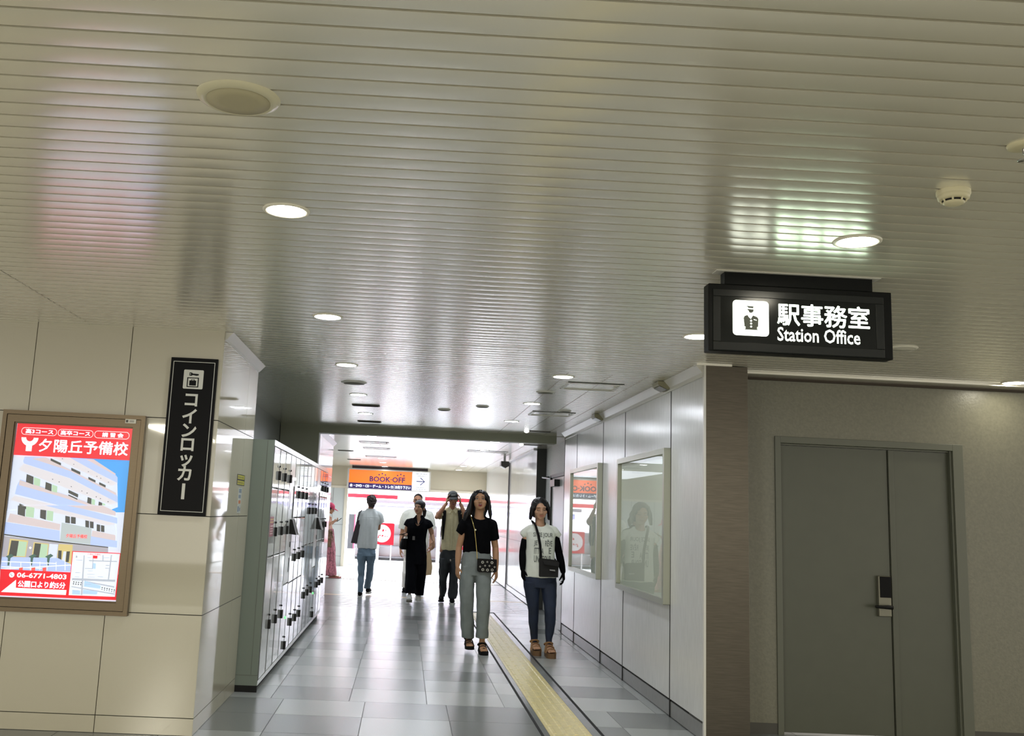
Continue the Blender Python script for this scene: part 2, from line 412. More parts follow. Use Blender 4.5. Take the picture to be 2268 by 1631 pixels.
struct(fa.build('wall_fascia', [fascia_m, mat('cream_trim', (214, 206, 188), .4), mat('pale_grey_panel', (196, 200, 198), .3), mat('panel_joint', (140, 142, 142), .6)]))
# ------------------------------------------------------------------ downlights and other ceiling fittings
lens_m = mat('lamp_lens', (255, 248, 226), .3, emit=60.0)
lens_n = mat('lamp_lens_neutral', (240, 246, 255), .3, emit=170.0)
lens_c = mat('lamp_lens_cool', (250, 250, 255), .3, emit=24.0)
ring_m = mat('lamp_ring', (226, 222, 206), .35)
def downlight(x, y, label, lens, proto={}):
    if lens not in proto:
        t = thing('downlight', label, 'ceiling light', (x, y, CEIL), group='round recessed downlights')
        r = MB(); r.lathe([(.074, -.001), (.076, -.006), (.084, -.007), (.090, -.004), (.091, .0)], seg=40); r.build('trim_ring', ring_m, t)
        l = MB(); l.lathe([(.0745, -.0020), (.0745, -.0035), (.04, -.0045), (.002, -.0048)], seg=40); l.build('lens', lens, t)
        proto[lens] = t; return t
    return dup(proto[lens], (x, y, CEIL), label)
ordn = ['nearest', 'second', 'third', 'fourth', 'fifth', 'sixth']
for i, y in enumerate((3.61, 5.66, 7.56, 9.51, 11.36)):
    downlight(-.51, y, 'lit round downlight, %s of the left row in the near ceiling' % ordn[i], lens_m if y < 4 else lens_n)
for i, (x, y) in enumerate(((1.713, 3.61), (1.710, 5.685), (1.21, 7.62), (1.213, 9.555), (1.213, 11.436))):
    downlight(x, y, ('lit round downlight right above the station office sign', 'lit round downlight half hidden behind the left edge of the station office sign',
      'lit round downlight beside the nearer rectangular ceiling hatch', 'lit round downlight between the two rectangular ceiling hatches', 'last lit round downlight of the right row before the header')[i], lens_m if y < 4 else lens_n)
downlight(4.36, 6.81, 'lit downlight at the right edge of the photo above the grey door wall', lens_m)
for i, y in enumerate((14.80, 16.75, 18.84, 20.90, 22.70, 24.70)):
    downlight(-.55, y, 'lit round downlight, %s of the left row in the far hall' % ordn[i], lens_c)
    downlight(1.325, y, 'lit round downlight, %s of the right row in the far hall' % ordn[i], lens_c)
# speaker
t = thing('ceiling_speaker', 'large round beige ceiling speaker with flat grille near the top left', 'speaker', (-.521, 2.585, CEIL))
r = MB(); r.lathe([(.088, -.012), (.093, -.014), (.113, -.006), (.117, .0)], seg=64); r.build('speaker_ring', mat('ivory_plastic', (206, 200, 172), .22), t)
g = MB(); g.lathe([(.0885, -.012), (.0885, -.0135), (.05, -.0155), (.001, -.0165)], seg=64); g.build('grille', mat('beige_grille', (176, 168, 138), .6, noise=.05, scale=900), t)
sp_d = mat('dark_olive_grille', (84, 80, 56), .5)
for x, y, rr, lab in ((-.505, 8.60, .115, 'dark round unlit ceiling speaker behind the third left downlight'), (1.211, 8.614, .085, 'small dark round fitting beside the nearer ceiling hatch'),
                      (.754, 10.0, .07, 'dark round sprinkler plate near the middle of the corridor ceiling'), (.377, 10.5, .07, 'dark round sprinkler plate left of the other one in mid ceiling'), (1.617, 10.04, .07, 'small dark round plate close to the right wall ceiling edge'), (2.98, 5.72, .085, 'pale round ceiling speaker right of the hanging station office sign')):
    t = thing('ceiling_plate', lab, 'ceiling fitting', (x, y, CEIL))
    r = MB(); r.lathe([(rr * .8, -.012), (rr * .82, -.014), (rr, -.003), (rr * 1.02, 0)], seg=36); r.build('plate_ring', ring_m if x > 2 else trim_m, t)
    g = MB(); g.lathe([(rr * .8, -.010), (rr * .8, -.013), (.001, -.015)], seg=36); g.build('plate_face', slat_m if x > 2 else sp_d, t)
for x, y, lab in ((-.47, 10.45, 'narrow rectangular dark vent in the left corridor ceiling'), (-.50, 12.35, 'narrow rectangular dark vent just before the header'), (-1.18, 18.73, 'nearer dark slot vent at the left of the far hall ceiling'), (-1.18, 21.9, 'farther dark slot vent at the left of the far hall ceiling')):
    t = thing('slot_vent', lab, 'ceiling vent', (x, y, CEIL), group='dark slot vents')
    r = MB(); r.box(-.15, .15, -.06, .06, -.010, 0); r.build('vent_frame', mat('vent_brown', (88, 84, 74), .5), t, bevel=.003)
    g = MB()
    for k in range(4): g.box(-.135, .135, -.045 + .026 * k, -.036 + .026 * k, -.013, -.009)
    g.build('vent_slat', BLACK, t)
def hatch(x0, x1, y0, y1, lab):
    t = thing('ceiling_hatch', lab, 'ceiling hatch', ((x0 + x1) / 2, (y0 + y1) / 2, CEIL), group='rectangular ceiling hatches')
    w, h = (x1 - x0) / 2, (y1 - y0) / 2
    f = MB()
    for q in ((-w, w, -h, -h + .022), (-w, w, h - .022, h), (-w, -w + .022, -h + .022, h - .022), (w - .022, w, -h + .022, h - .022)): f.box(q[0], q[1], q[2], q[3], -.008, .0)
    f.build('hatch_frame', trim_m, t)
    d = MB(); d.box(-w - .004, w + .004, -h - .006, -h, -.005, 0); d.build('shadow_gap', BLACK, t)
    d = MB(); d.box(-w - .004, w + .004, h, h + .006, -.005, 0); d.build('shadow_gap', BLACK, t)
    k = MB(); k.box(w - .05, w - .03, -.05, -.02, -.011, -.0); k.build('latch', trim_m, t)
hatch(1.30, 1.76, 7.90, 8.32, 'rectangular ceiling hatch with dark edge lines nearest the viewer, above the large notice frame')
hatch(1.31, 1.765, 10.23, 10.62, 'second rectangular ceiling hatch, nearer the dark header')
for x0, x1, y, lab in ((-.80, -.31, 16.15, 'first faint hatch of the far hall ceiling'), (-.80, -.31, 17.65, 'second faint hatch of the far hall ceiling'), (-.86, -.22, 20.3, 'third faint hatch of the far hall ceiling, above the orange shop sign'), (1.05, 1.75, 17.1, 'long faint hatch at the right of the far hall ceiling')):
    hatch(x0, x1, y - .18, y + .18, lab)
# emergency lamps with one bright dot
dot_m = mat('emergency_dot', (255, 255, 250), .3, emit=5)
for x, y, lab in ((1.68, 12.62, 'dark rectangular emergency lamp with a bright dot just before the header'), (1.90, 15.03, 'dark rectangular emergency lamp with a bright dot just past the header')):
    t = thing('emergency_lamp', lab, 'ceiling light', (x, y, CEIL))
    r = MB(); r.box(-.11, .17, -.06, .06, -.012, 0); r.build('lamp_housing', mat('grey_metal', (104, 100, 92), .4, .3), t, bevel=.003)
    g = MB(); g.ell((-.14, 0, -.012), (.03, .03, .016), seg=16, rings=8); g.build('bulb', dot_m, t)
# smoke detector
ivory = mat('ivory_enamel', (214, 206, 172), .38)
t = thing('smoke_detector', 'round ivory smoke detector with black slots on the ceiling at upper right', 'smoke detector', (1.752, 3.005, CEIL))
b = MB(); b.lathe([(.052, .0), (.052, -.012), (.050, -.016), (.0485, -.0165), (.049, -.0175), (.047, -.028), (.040, -.031), (.033, -.032)], seg=48); b.build('detector_body', ivory, t)
c = MB(); c.lathe([(.034, -.031), (.034, -.038)], seg=36, m=0); c.build('sensing_slot', BLACK, t)
c = MB()
for k in range(8):
    a = 2 * PI * k / 8 + .2
    c.tube([(.039 * math.cos(a), .039 * math.sin(a), -.029), (.034 * math.cos(a), .034 * math.sin(a), -.040)], .0035, 6)
c.lathe([(.033, -.038), (.034, -.041), (.026, -.046), (.002, -.048)], seg=36); c.build('detector_cap', ivory, t)
# sprinkler head at the right picture edge
t = thing('sprinkler_head', 'chrome sprinkler head on a pale round plate cut by the right photo edge', 'sprinkler', (1.735, 2.60, CEIL))
b = MB(); b.lathe([(.050, .0), (.048, -.006), (.03, -.010), (.012, -.011)], seg=36); b.build('cover_plate', ivory, t)
b = MB(); b.lathe([(.010, -.010), (.010, -.028), (.004, -.030), (.004, -.044), (.024, -.045), (.024, -.047), (.002, -.048)], seg=24); b.build('sprinkler_nozzle', mat('chrome', (190, 188, 180), .12, 1.0), t)
# ------------------------------------------------------------------ hanging station office sign
sign_k = mat('black_sign_metal', (6, 8, 7), .4, spec=.15)
sign_f = mat('black_sign_face', (10, 14, 12), .18, spec=.25)
glow_w = mat('backlit_white', (246, 255, 244), .4, emit=1.35)
t = thing('station_office_sign', 'black hanging lightbox sign reading station office with a white staff pictogram', 'sign', (1.707, 4.15, 2.332))
sx, sy_, sz = -1.707, -4.15, -2.332
m = MB(); m.box(1.296 + sx, 2.118 + sx, .0, .072, 2.180 + sz, 2.484 + sz)
hs = m.build('sign_housing', sign_k, t, bevel=.004)
m = MB(); m.box(1.370 + sx, 2.037 + sx, .006, .066, 2.484 + sz, 2.545 + sz); m.build('hanging_bracket', sign_k, t, bevel=.003)
m = MB(); m.box(1.330 + sx, 2.068 + sx, -.012, .06, 2.545 + sz - .004, 2.545 + sz - .0005); m.build('ceiling_flange', trim_m, t)
fx = lambda x: x * 4.15 / 4.35 + sx
fz = lambda z: 1.42 + (z - 1.42) * 4.15 / 4.35 + sz
m = MB()
x0, x1, z0, z1 = fx(1.378), fx(2.18), fz(2.222), fz(2.51)
X0, X1, Z0, Z1 = fx(1.413), fx(2.142), fz(2.262), fz(2.476)
for q in ((x0, x1, Z1, z1), (x0, x1, z0, Z0), (x0, X0, Z0, Z1), (X1, x1, Z0, Z1)): m.box(q[0], q[1], -.004, .004, q[2], q[3])
m.build('face_bezel', mat('dark_bezel', (14, 18, 17), .25, spec=.35), t, bevel=.002)
m = MB(); m.box(X0, X1, -.0015, .004, Z0, Z1, 0)
def rrect(xa, xb, za, zb, r, y, n=6):
    p = []
    for cx, cz, a0 in ((xb - r, zb - r, 0), (xa + r, zb - r, 90), (xa + r, za + r, 180), (xb - r, za + r, 270)):
        for i in range(n + 1):
            a = math.radians(a0 + 90 * i / n); p.append((cx + r * math.cos(a), y, cz + r * math.sin(a)))
    return p[::-1]
pa, pb, qa, qb = fx(1.470), fx(1.639), fz(2.295), fz(2.461)
m.poly(rrect(pa, pb, qa, qb, .017, -.0022), 1)
pw, ph = pb - pa, qb - qa
def pic(pts, mm=2, y=-.0030):       # staff figure, 0..1 across the white square, v upward
    m.poly([(pa + u * pw, y, qa + v * ph) for u, v in pts][::-1], mm)
pic([(.37, .84), (.43, .815), (.57, .80), (.58, .835), (.40, .845)]); pic([(.42, .815), (.575, .80), (.565, .785), (.43, .79)])
pic([(.40, .745), (.43, .755), (.575, .75), (.575, .70), (.54, .66), (.49, .65), (.45, .67), (.44, .715), (.41, .725)])
pic([(.30, .50), (.33, .555), (.41, .585), (.44, .53), (.50, .475), (.53, .53), (.56, .58), (.67, .54), (.71, .49), (.70, .30), (.69, .17), (.33, .17), (.32, .30)])
for v in (.425, .345, .26): 
    m.poly([(pa + (.505 + .028 * math.cos(a)) * pw, -.0036, qa + (v + .028 * math.sin(a)) * ph) for a in [-2 * PI * i / 12 for i in range(12)]], 1)
pic([(.575, .475), (.66, .455), (.66, .435), (.575, .455)], 1, -.0036)
for u in (.315, .665): 
    for v in (.19, .215, .24): pic([(u, v), (u + .035, v), (u + .035, v + .014), (u, v + .014)], 1, -.0036)
m.text('駅事務室', fz(2.462) - fz(2.355), lambda u, v: (fx(1.678) + u, -.0025, fz(2.352) + v), 1, bold=.022, w=fx(2.113) - fx(1.678))
m.text('Station Office', .066 * .954, lambda u, v: (fx(1.678) + u, -.0025, fz(2.278) + v), 1, bold=.014, w=fx(2.066) - fx(1.678))
m.build('sign_face', [sign_f, glow_w, mat('pictogram_dark', (70, 76, 66), .5)], t)
# ------------------------------------------------------------------ coin locker wall sign
t = thing('coin_locker_sign', 'tall black wall sign with vertical white katakana for coin lockers and a key pictogram', 'sign', (-1.416, 6.34, 1.845))
m = MB(); m.box(-.152, .152, -.022, -.001, -.508, .508); m.build('sign_board', mat('matte_black_board', (10, 10, 13), .5, spec=.15), t, bevel=.002)
m = MB(); y = -.0235; wh = 0
for q in ((-.135, .135, .480, .4835), (-.135, .135, -.4835, -.480), (-.135, -.1315, -.48, .48), (.1315, .135, -.48, .48)): m.box(q[0], q[1], y, -.021, q[2], q[3])
m.poly(rrect(-.062, .066, .305, .430, .008, y), 0)
def kq(pts, mm, yy): m.poly([(u, yy, v) for u, v in pts][::-1], mm)
def krect(a, b, c, d, mm, yy): kq([(a, c), (b, c), (b, d), (a, d)], mm, yy)
krect(-.038, .038, .316, .380, 1, y - .0006); krect(-.031, .031, .322, .374, 0, y - .0012); krect(-.022, .022, .327, .360, 1, y - .0018)
krect(-.012, .012, .360, .367, 1, y - .0018); krect(-.007, .007, .360, .3635, 0, y - .0022)
kq([(-.026, .392), (-.026, .412), (-.010, .412), (-.004, .406), (.034, .404), (.036, .396), (.022, .392), (-.004, .396), (-.010, .391)], 1, y - .0006)
krect(-.022, -.016, .399, .405, 0, y - .0012)
zs = [.237, .128, .037, -.052, -.146, -.240]
for ch, zc in zip('コインロッカ', zs):
    vs, fs, a0, a1, b0, b1 = glyphs(ch, .026, 1.0)
    k = .1085; cxm = .5
    m.add([((vx - cxm) * k, y, zc + (vy - .38) * k) for vx, vy in vs], fs, 0)
m.box(-.0105, .0095, y, -.021, -.405, -.305)
m.build('sign_lettering', [mat('pale_grey_print', (206, 206, 198), .4), mat('print_black', (10, 10, 13), .5, spec=.15)], t)
# ------------------------------------------------------------------ advertising lightbox
POSTER=((2,(-2155,1673),(-1760,1670),(-1756,1342),(-1871,1337)),(3,(-2512,1671),(-2004,1665),(-1843,1554),(-1821,1372),(-1868,1352),(-2505,1324)),(4,(-2441,1664),(-2308,1666),(-2142,1594),(-1842,1458),(-1829,1436),(-1825,1399),(-2141,1540),(-2440,1620),(-2448,1634)),(5,(-2442,1618),(-2141,1538),(-1825,1399),(-1868,1385),(-2210,1493),(-2471,1579)),(13,(-2394,1653),(-2308,1664),(-1842,1462),(-1838,1444),(-2146,1586)),(4,(-2155,1670),(-2013,1668),(-1853,1572),(-1841,1558),(-1838,1523),(-1962,1577)),(5,(-2271,1672),(-2155,1670),(-1962,1577),(-1839,1521),(-1875,1502),(-2045,1578)),(13,(-2058,1667),(-2004,1667),(-1856,1582),(-1857,1572)),(4,(-2469,1477),(-2453,1519),(-2142,1432),(-1868,1352),(-2083,1343),(-2476,1425)),(13,(-2457,1515),(-2141,1430),(-1873,1352),(-1922,1350),(-2203,1425),(-2457,1482)),(5,(-2475,1416),(-2083,1343),(-2292,1333),(-2500,1387)),(6,(-2416,1554),(-2371,1539),(-2368,1489),(-2415,1504)),(7,(-2368,1537),(-2326,1525),(-2324,1480),(-2365,1489)),(6,(-2291,1510),(-2252,1497),(-2249,1452),(-2290,1465)),(7,(-2250,1496),(-2214,1485),(-2212,1444),(-2247,1452)),(6,(-2017,1427),(-1992,1419),(-1990,1382),(-2017,1390)),(7,(-1991,1418),(-1968,1412),(-1966,1378),(-1988,1382)),(6,(-1944,1402),(-1922,1394),(-1920,1362),(-1945,1369)),(7,(-1921,1394),(-1901,1388),(-1900,1358),(-1919,1362)),(6,(-2440,1367),(-2391,1350),(-2389,1310),(-2440,1327)),(7,(-2388,1348),(-2342,1335),(-2341,1299),(-2386,1310)),(6,(-2276,1661),(-2207,1633),(-2207,1618),(-2275,1646)),(6,(-2140,1607),(-2079,1582),(-2079,1565),(-2138,1590)),(6,(-2026,1554),(-1978,1534),(-1978,1520),(-2024,1539)),(6,(-1954,1524),(-1911,1506),(-1911,1492),(-1953,1509)),(6,(-2143,1467),(-2078,1441),(-2078,1420),(-2141,1447)),(6,(-2140,1438),(-2080,1414),(-2080,1406),(-2139,1430)),(6,(-2254,1529),(-2250,1531),(-2245,1528),(-2248,1525)),(6,(-2211,1514),(-2207,1516),(-2202,1514),(-2205,1510)),(6,(-2131,1488),(-2127,1490),(-2122,1488),(-2126,1484)),(6,(-2062,1463),(-2058,1465),(-2053,1463),(-2057,1460)),(6,(-2028,1452),(-2024,1454),(-2019,1452),(-2022,1448)),(6,(-1968,1431),(-1964,1433),(-1959,1431),(-1962,1427)),(6,(-1940,1421),(-1936,1423),(-1931,1421),(-1934,1417)),(6,(-1890,1404),(-1886,1406),(-1881,1403),(-1885,1400)),(6,(-2206,1662),(-2202,1664),(-2197,1661),(-2200,1658)),(6,(-2130,1631),(-2126,1632),(-2122,1630),(-2125,1627)),(6,(-2033,1587),(-2030,1589),(-2025,1587),(-2028,1584)),(6,(-1977,1560),(-1973,1562),(-1968,1560),(-1971,1557)),(6,(-1951,1550),(-1947,1551),(-1942,1549),(-1945,1546)),(6,(-1900,1527),(-1896,1529),(-1892,1526),(-1895,1523)),(6,(-2267,1353),(-2263,1355),(-2259,1352),(-2262,1349)),(6,(-2223,1343),(-2219,1345),(-2214,1343),(-2218,1339)),(3,(-2515,1317),(-2143,1368),(-1865,1381),(-1813,1210),(-1851,1114),(-2505,1051)),(4,(-2350,1359),(-2121,1369),(-1818,1305),(-1814,1268),(-2120,1321)),(13,(-2143,1368),(-1917,1378),(-1831,1343),(-1828,1317)),(5,(-2428,1355),(-2281,1362),(-1814,1266),(-1870,1255),(-2163,1311)),(13,(-2491,1303),(-2169,1250),(-2169,1211),(-2503,1250)),(4,(-2513,1248),(-2169,1209),(-2162,1145),(-2513,1175)),(13,(-1966,1220),(-1818,1197),(-1815,1162),(-1969,1181)),(4,(-1971,1183),(-1804,1161),(-1802,1120),(-1968,1130)),(6,(-2511,1174),(-2162,1143),(-1856,1122),(-1856,1116),(-2161,1132),(-2510,1166)),(12,(-2512,1162),(-2165,1134),(-2074,1130),(-1856,1116),(-1852,1079),(-2069,1002),(-2508,983)),(6,(-2447,1354),(-2400,1350),(-2396,1287),(-2443,1298)),(7,(-2395,1351),(-2342,1345),(-2340,1281),(-2393,1288)),(6,(-2304,1335),(-2267,1332),(-2263,1272),(-2301,1283)),(7,(-2263,1332),(-2221,1327),(-2218,1265),(-2260,1272)),(6,(-2144,1303),(-2115,1299),(-2110,1257),(-2140,1260)),(6,(-2108,1299),(-2078,1296),(-2074,1255),(-2104,1257)),(6,(-2016,1281),(-1992,1277),(-1988,1234),(-2011,1238)),(6,(-1987,1276),(-1963,1273),(-1959,1232),(-1982,1235)),(6,(-1942,1260),(-1920,1256),(-1916,1214),(-1938,1217)),(6,(-1915,1255),(-1893,1252),(-1889,1212),(-1911,1214)),(14,(-2473,1146),(-2358,1139),(-2363,1036),(-2478,1037)),(7,(-2463,1136),(-2365,1130),(-2368,1042),(-2469,1040)),(6,(-2463,1136),(-2416,1134),(-2420,1040),(-2469,1040)),(14,(-2323,1131),(-2227,1125),(-2228,1035),(-2325,1035)),(7,(-2315,1125),(-2233,1120),(-2232,1037),(-2318,1037)),(6,(-2315,1125),(-2276,1123),(-2280,1036),(-2318,1037)),(3,(-2224,1125),(-2169,1123),(-2171,1027),(-2223,1029)),(14,(-2166,1126),(-2078,1125),(-2074,1006),(-2168,1002)),(6,(-2164,1087),(-2143,1086),(-2139,1016),(-2161,1017)),(6,(-2112,1083),(-2091,1084),(-2092,1018),(-2111,1017)),(3,(-2131,1082),(-2114,1082),(-2116,1017),(-2135,1018)),(11,(-2162,1261),(-1970,1233),(-1968,1132),(-2160,1145)),(1,(-2349,1096),(-2341,1103),(-2331,1096),(-2339,1086)),(4,(-2509,1031),(-2164,1040),(-2078,1005),(-2073,959),(-2506,949)),(16,(-2486,1035),(-2454,1053),(-2435,1041),(-2455,1027),(-2458,980),(-2469,980),(-2472,1027)),(16,(-2345,1041),(-2312,1059),(-2294,1047),(-2314,1034),(-2317,987),(-2328,986),(-2331,1033)),(16,(-2242,1045),(-2209,1064),(-2191,1052),(-2211,1038),(-2214,991),(-2225,991),(-2228,1037)),(1,(-2510,1006),(-2169,1008),(-2168,1003),(-2510,1001)),(1,(-2505,959),(-2075,1003),(-2075,998),(-2504,954)),(1,(-2505,974),(-2255,974),(-2255,969),(-2504,969)),(1,(-2454,1004),(-2451,1004),(-2445,951),(-2449,951)),(1,(-2390,1007),(-2386,1007),(-2381,954),(-2385,954)),(1,(-2330,1009),(-2326,1010),(-2321,957),(-2325,956)),(1,(-2272,1012),(-2269,1012),(-2264,959),(-2267,959)),(1,(-2227,1014),(-2224,1014),(-2219,961),(-2222,961)),(1,(-2171,1016),(-2168,1016),(-2163,963),(-2166,963)),(1,(-2116,1019),(-2112,1019),(-2107,966),(-2111,966)),(15,(-2396,968),(-2372,974),(-2371,950),(-2393,949)),(15,(-2319,972),(-2295,977),(-2294,954),(-2316,953)),(15,(-2250,975),(-2227,980),(-2226,956),(-2247,956)),(0,(-2509,957),(-1762,954),(-1768,798),(-2499,797)),(1,(-2405,896),(-2401,847),(-2087,846),(-2088,816),(-2490,818)),(0,(-2076,1087),(-1773,1087),(-1778,815),(-2072,813)),(8,(-2071,1082),(-1778,1082),(-1783,818),(-2070,816)),(9,(-1967,1036),(-1792,1037),(-1791,1031),(-1966,1029)),(9,(-1834,1074),(-1826,1074),(-1830,920),(-1838,920)),(9,(-2003,1064),(-1996,1064),(-1985,820),(-1996,819)),(9,(-2060,921),(-1791,922),(-1792,909),(-2061,908)),(9,(-1886,1069),(-1879,1070),(-1876,1035),(-1883,1035)),(9,(-1944,1050),(-1939,1050),(-1938,984),(-1943,984)),(9,(-1987,986),(-1938,985),(-1937,981),(-1987,982)),(9,(-2059,872),(-1785,838),(-1786,830),(-2059,866)),(9,(-1979,908),(-1794,882),(-1793,873),(-1979,901)),(9,(-1860,1011),(-1837,1011),(-1836,1006),(-1860,1006)),(9,(-1861,993),(-1835,992),(-1834,988),(-1860,988)),(10,(-1981,908),(-1878,882),(-1878,863),(-1982,872)),(10,(-1984,854),(-1893,846),(-1896,827),(-1984,827)),(10,(-2051,850),(-2001,847),(-2000,822),(-2050,822)),(10,(-1939,1018),(-1922,1017),(-1920,983),(-1938,984)),(0,(-1945,1065),(-1916,1064),(-1916,1047),(-1944,1047)),(12,(-2047,1064),(-2039,1048),(-2051,1047)),(6,(-2050,901),(-2043,901),(-2043,894),(-2050,895)),(6,(-2051,890),(-2044,889),(-2044,883),(-2051,883)),(6,(-2034,900),(-2028,900),(-2028,893),(-2035,894)),(6,(-2035,889),(-2029,888),(-2029,882),(-2036,882)),(6,(-2019,899),(-2013,899),(-2013,892),(-2019,893)),(6,(-2020,888),(-2014,887),(-2014,881),(-2020,881)),(6,(-2004,898),(-1998,898),(-1998,891),(-2004,892)),(6,(-2005,887),(-1999,886),(-1999,880),(-2005,880)),(6,(-1870,874),(-1864,874),(-1864,867),(-1870,867)),(6,(-1870,862),(-1865,862),(-1865,857),(-1870,857)),(6,(-1855,872),(-1849,871),(-1849,864),(-1855,865)),(6,(-1855,860),(-1849,859),(-1850,854),(-1855,855)),(6,(-1840,870),(-1833,869),(-1833,862),(-1840,863)),(6,(-1839,858),(-1834,857),(-1835,852),(-1840,853)),(6,(-1824,867),(-1818,867),(-1818,860),(-1825,860)),(6,(-1824,855),(-1819,855),(-1819,850),(-1824,850)),(6,(-1809,865),(-1803,864),(-1803,858),(-1809,858)),(6,(-1809,853),(-1804,852),(-1804,847),(-1809,848)),(6,(-1794,863),(-1787,862),(-1787,855),(-1794,856)),(6,(-1793,851),(-1788,850),(-1789,845),(-1794,846)),(9,(-2046,1034),(-2008,1035),(-2007,1031),(-2046,1031)),(9,(-2043,958),(-2012,958),(-2012,955),(-2042,954)),(9,(-2044,932),(-2016,932),(-2016,929),(-2044,929)),(9,(-1969,950),(-1921,951),(-1921,948),(-1968,947)),(9,(-1965,933),(-1917,934),(-1917,931),(-1964,930)),(9,(-1903,938),(-1868,939),(-1868,935),(-1902,935)),(9,(-1876,1056),(-1839,1057),(-1839,1054),(-1875,1053)),(9,(-1977,1052),(-1955,1052),(-1955,1049),(-1977,1049)),(9,(-1966,971),(-1936,972),(-1936,969),(-1966,968)),(9,(-1975,890),(-1937,891),(-1936,888),(-1975,887)),(9,(-2048,847),(-2010,848),(-2009,845),(-2048,844)),(0,(-2506,1879),(-1763,1874),(-1760,1670),(-2510,1671)))
t = thing('advertising_lightbox', 'bronze framed lightbox with a red and blue preparatory school advertisement', 'advertising lightbox', (-2.14, 6.34, 1.33))
bronze = mat('brushed_bronze_frame', (112, 98, 78), .32, .6, noise=.06, scale=40, stretch=(1, 1, 12)); 
def frame(name, xa, xb, za, zb, w, ya, yb, mt, mb=None):
    m = MB()
    for pts in ([(xa, za), (xb, za), (xb - w, za + w), (xa + w, za + w)], [(xb, za), (xb, zb), (xb - w, zb - w), (xb - w, za + w)], [(xb, zb), (xa, zb), (xa + w, zb - w), (xb - w, zb - w)], [(xa, zb), (xa, za), (xa + w, za + w), (xa + w, zb - w)]):
        m.prism([(a + 2.14, ya - 6.34, b - 1.33) for a, b in pts], (0, yb - ya, 0))
    return m.build(name, mt, t, bevel=.002)
frame('outer_frame', -2.598, -1.693, .704, 1.958, .026, 6.296, 6.339, bronze)
frame('inner_frame', -2.569, -1.722, .733, 1.929, .046, 6.302, 6.339, bronze)
frame('glazing_bead', -2.522, -1.762, .779, 1.884, .010, 6.310, 6.339, mat('bronze_bead', (92, 80, 62), .3, .6))
m = MB(); pcols = [(228, 34, 48), (246, 248, 255), (70, 160, 240), (212, 222, 244), (176, 196, 244), (214, 212, 222), (70, 72, 70), (176, 206, 180), (226, 234, 248), (178, 186, 202), (176, 208, 240), (178, 190, 196), (168, 166, 178), (206, 194, 200), (206, 190, 130), (232, 100, 90), (74, 104, 96)]
pm = [mat('poster_print', c, .15, emit=.62) for c in pcols]
px = lambda v: v / 1000 + 2.14
pz = lambda v: v / 1000 - 1.33
m.box(px(-2513), px(-1771), -.014, -.001, pz(788), pz(1875), 3)
for i, e in enumerate(POSTER): m.poly([(px(u), -.0145 - .00006 * i, pz(v)) for u, v in e[1:]], e[0])
yt = -.0145 - .00006 * (len(POSTER) + 2)
def ptxt(s, u0, v0, u1, v1, k=1, b=.02): m.text(s, (v1 - v0) / 1000, lambda u, v: (px(u0) + u, yt, pz(v0) + v), k, bold=b, w=(u1 - u0) / 1000)
def cap(u0, u1, v0, v1):
    o = rrect(px(u0), px(u1), pz(v0), pz(v1), (v1 - v0) / 2150, yt - .0001); i_ = rrect(px(u0 + 3), px(u1 - 3), pz(v0 + 3), pz(v1 - 3), (v1 - v0 - 6) / 2150, yt - .0001)
    n = len(o); m.add(o + i_, [(k, (k + 1) % n, n + (k + 1) % n, n + k) for k in range(n)], 1)
for u0, u1 in ((-2477, -2252), (-2245, -2020), (-2013, -1790)): cap(u0, u1, 1803, 1850)
ptxt('高3コース', -2450, 1812, -2274, 1842); ptxt('高卒コース', -2228, 1812, -2040, 1842); ptxt('講 習 会', -1963, 1812, -1828, 1841)
ptxt('夕陽丘予備校', -2357, 1698, -1790, 1784, 1, .02)
def ring(cx, cz, r0, r1, a0, a1, k, n=18):
    o = [(px(cx) + r1 * math.cos(a), yt, pz(cz) + r1 * math.sin(a)) for a in [math.radians(a0 + (a1 - a0) * i / n) for i in range(n + 1)]]
    q = [(px(cx) + r0 * math.cos(a), yt, pz(cz) + r0 * math.sin(a)) for a in [math.radians(a0 + (a1 - a0) * i / n) for i in range(n + 1)]]
    m.add(o + q, [(i, i + 1, n + 2 + i, n + 1 + i) for i in range(n)], k)
ring(-2418, 1786, .024, .054, 180, 360, 1); m.poly([(px(-2437), yt, pz(1699)), (px(-2399), yt, pz(1699)), (px(-2399), yt, pz(1745)), (px(-2437), yt, pz(1745))], 1)
ring(-2418, 1786, .0385, .0397, 180, 360, 0); m.poly([(px(-2418.5), yt - .0003, pz(1699)), (px(-2417.5), yt - .0003, pz(1699)), (px(-2417.5), yt - .0003, pz(1747)), (px(-2418.5), yt - .0003, pz(1747))], 0)
ptxt('06-6771-4803', -2402, 910, -2094, 942, 1, .03); ptxt('公園口より約5分', -2390, 853, -2096, 893, 1, .024)
ring(-2434, 925, 0, .0165, 0, 360, 1, 24)
m.tube([(px(-2441), yt - .0004, pz(934)), (px(-2438), yt - .0004, pz(924)), (px(-2429), yt - .0004, pz(918))], [.004, .0022, .004], 6, 12)
ptxt('夕陽丘予備校', -2125, 1168, -1992, 1192, 15, .01); ptxt('夕陽丘予備校', -1980, 1067, -1896, 1078, 15, 0)
m.build('poster', pm, t)
m = MB(); m.box(px(-1819), px(-1751), -.046, -.04, pz(1906), pz(1932), 0); m.box(px(-1814), px(-1800), -.0465, -.04, pz(1911), pz(1927), 1)
for k in range(2): m.box(px(-1792), px(-1762), -.0465, -.04, pz(1914 + 7 * k), pz(1917 + 7 * k), 1)
m.build('key_label', [mat('white_label', (222, 220, 208), .4), mat('label_ink', (84, 82, 78), .5)], t)
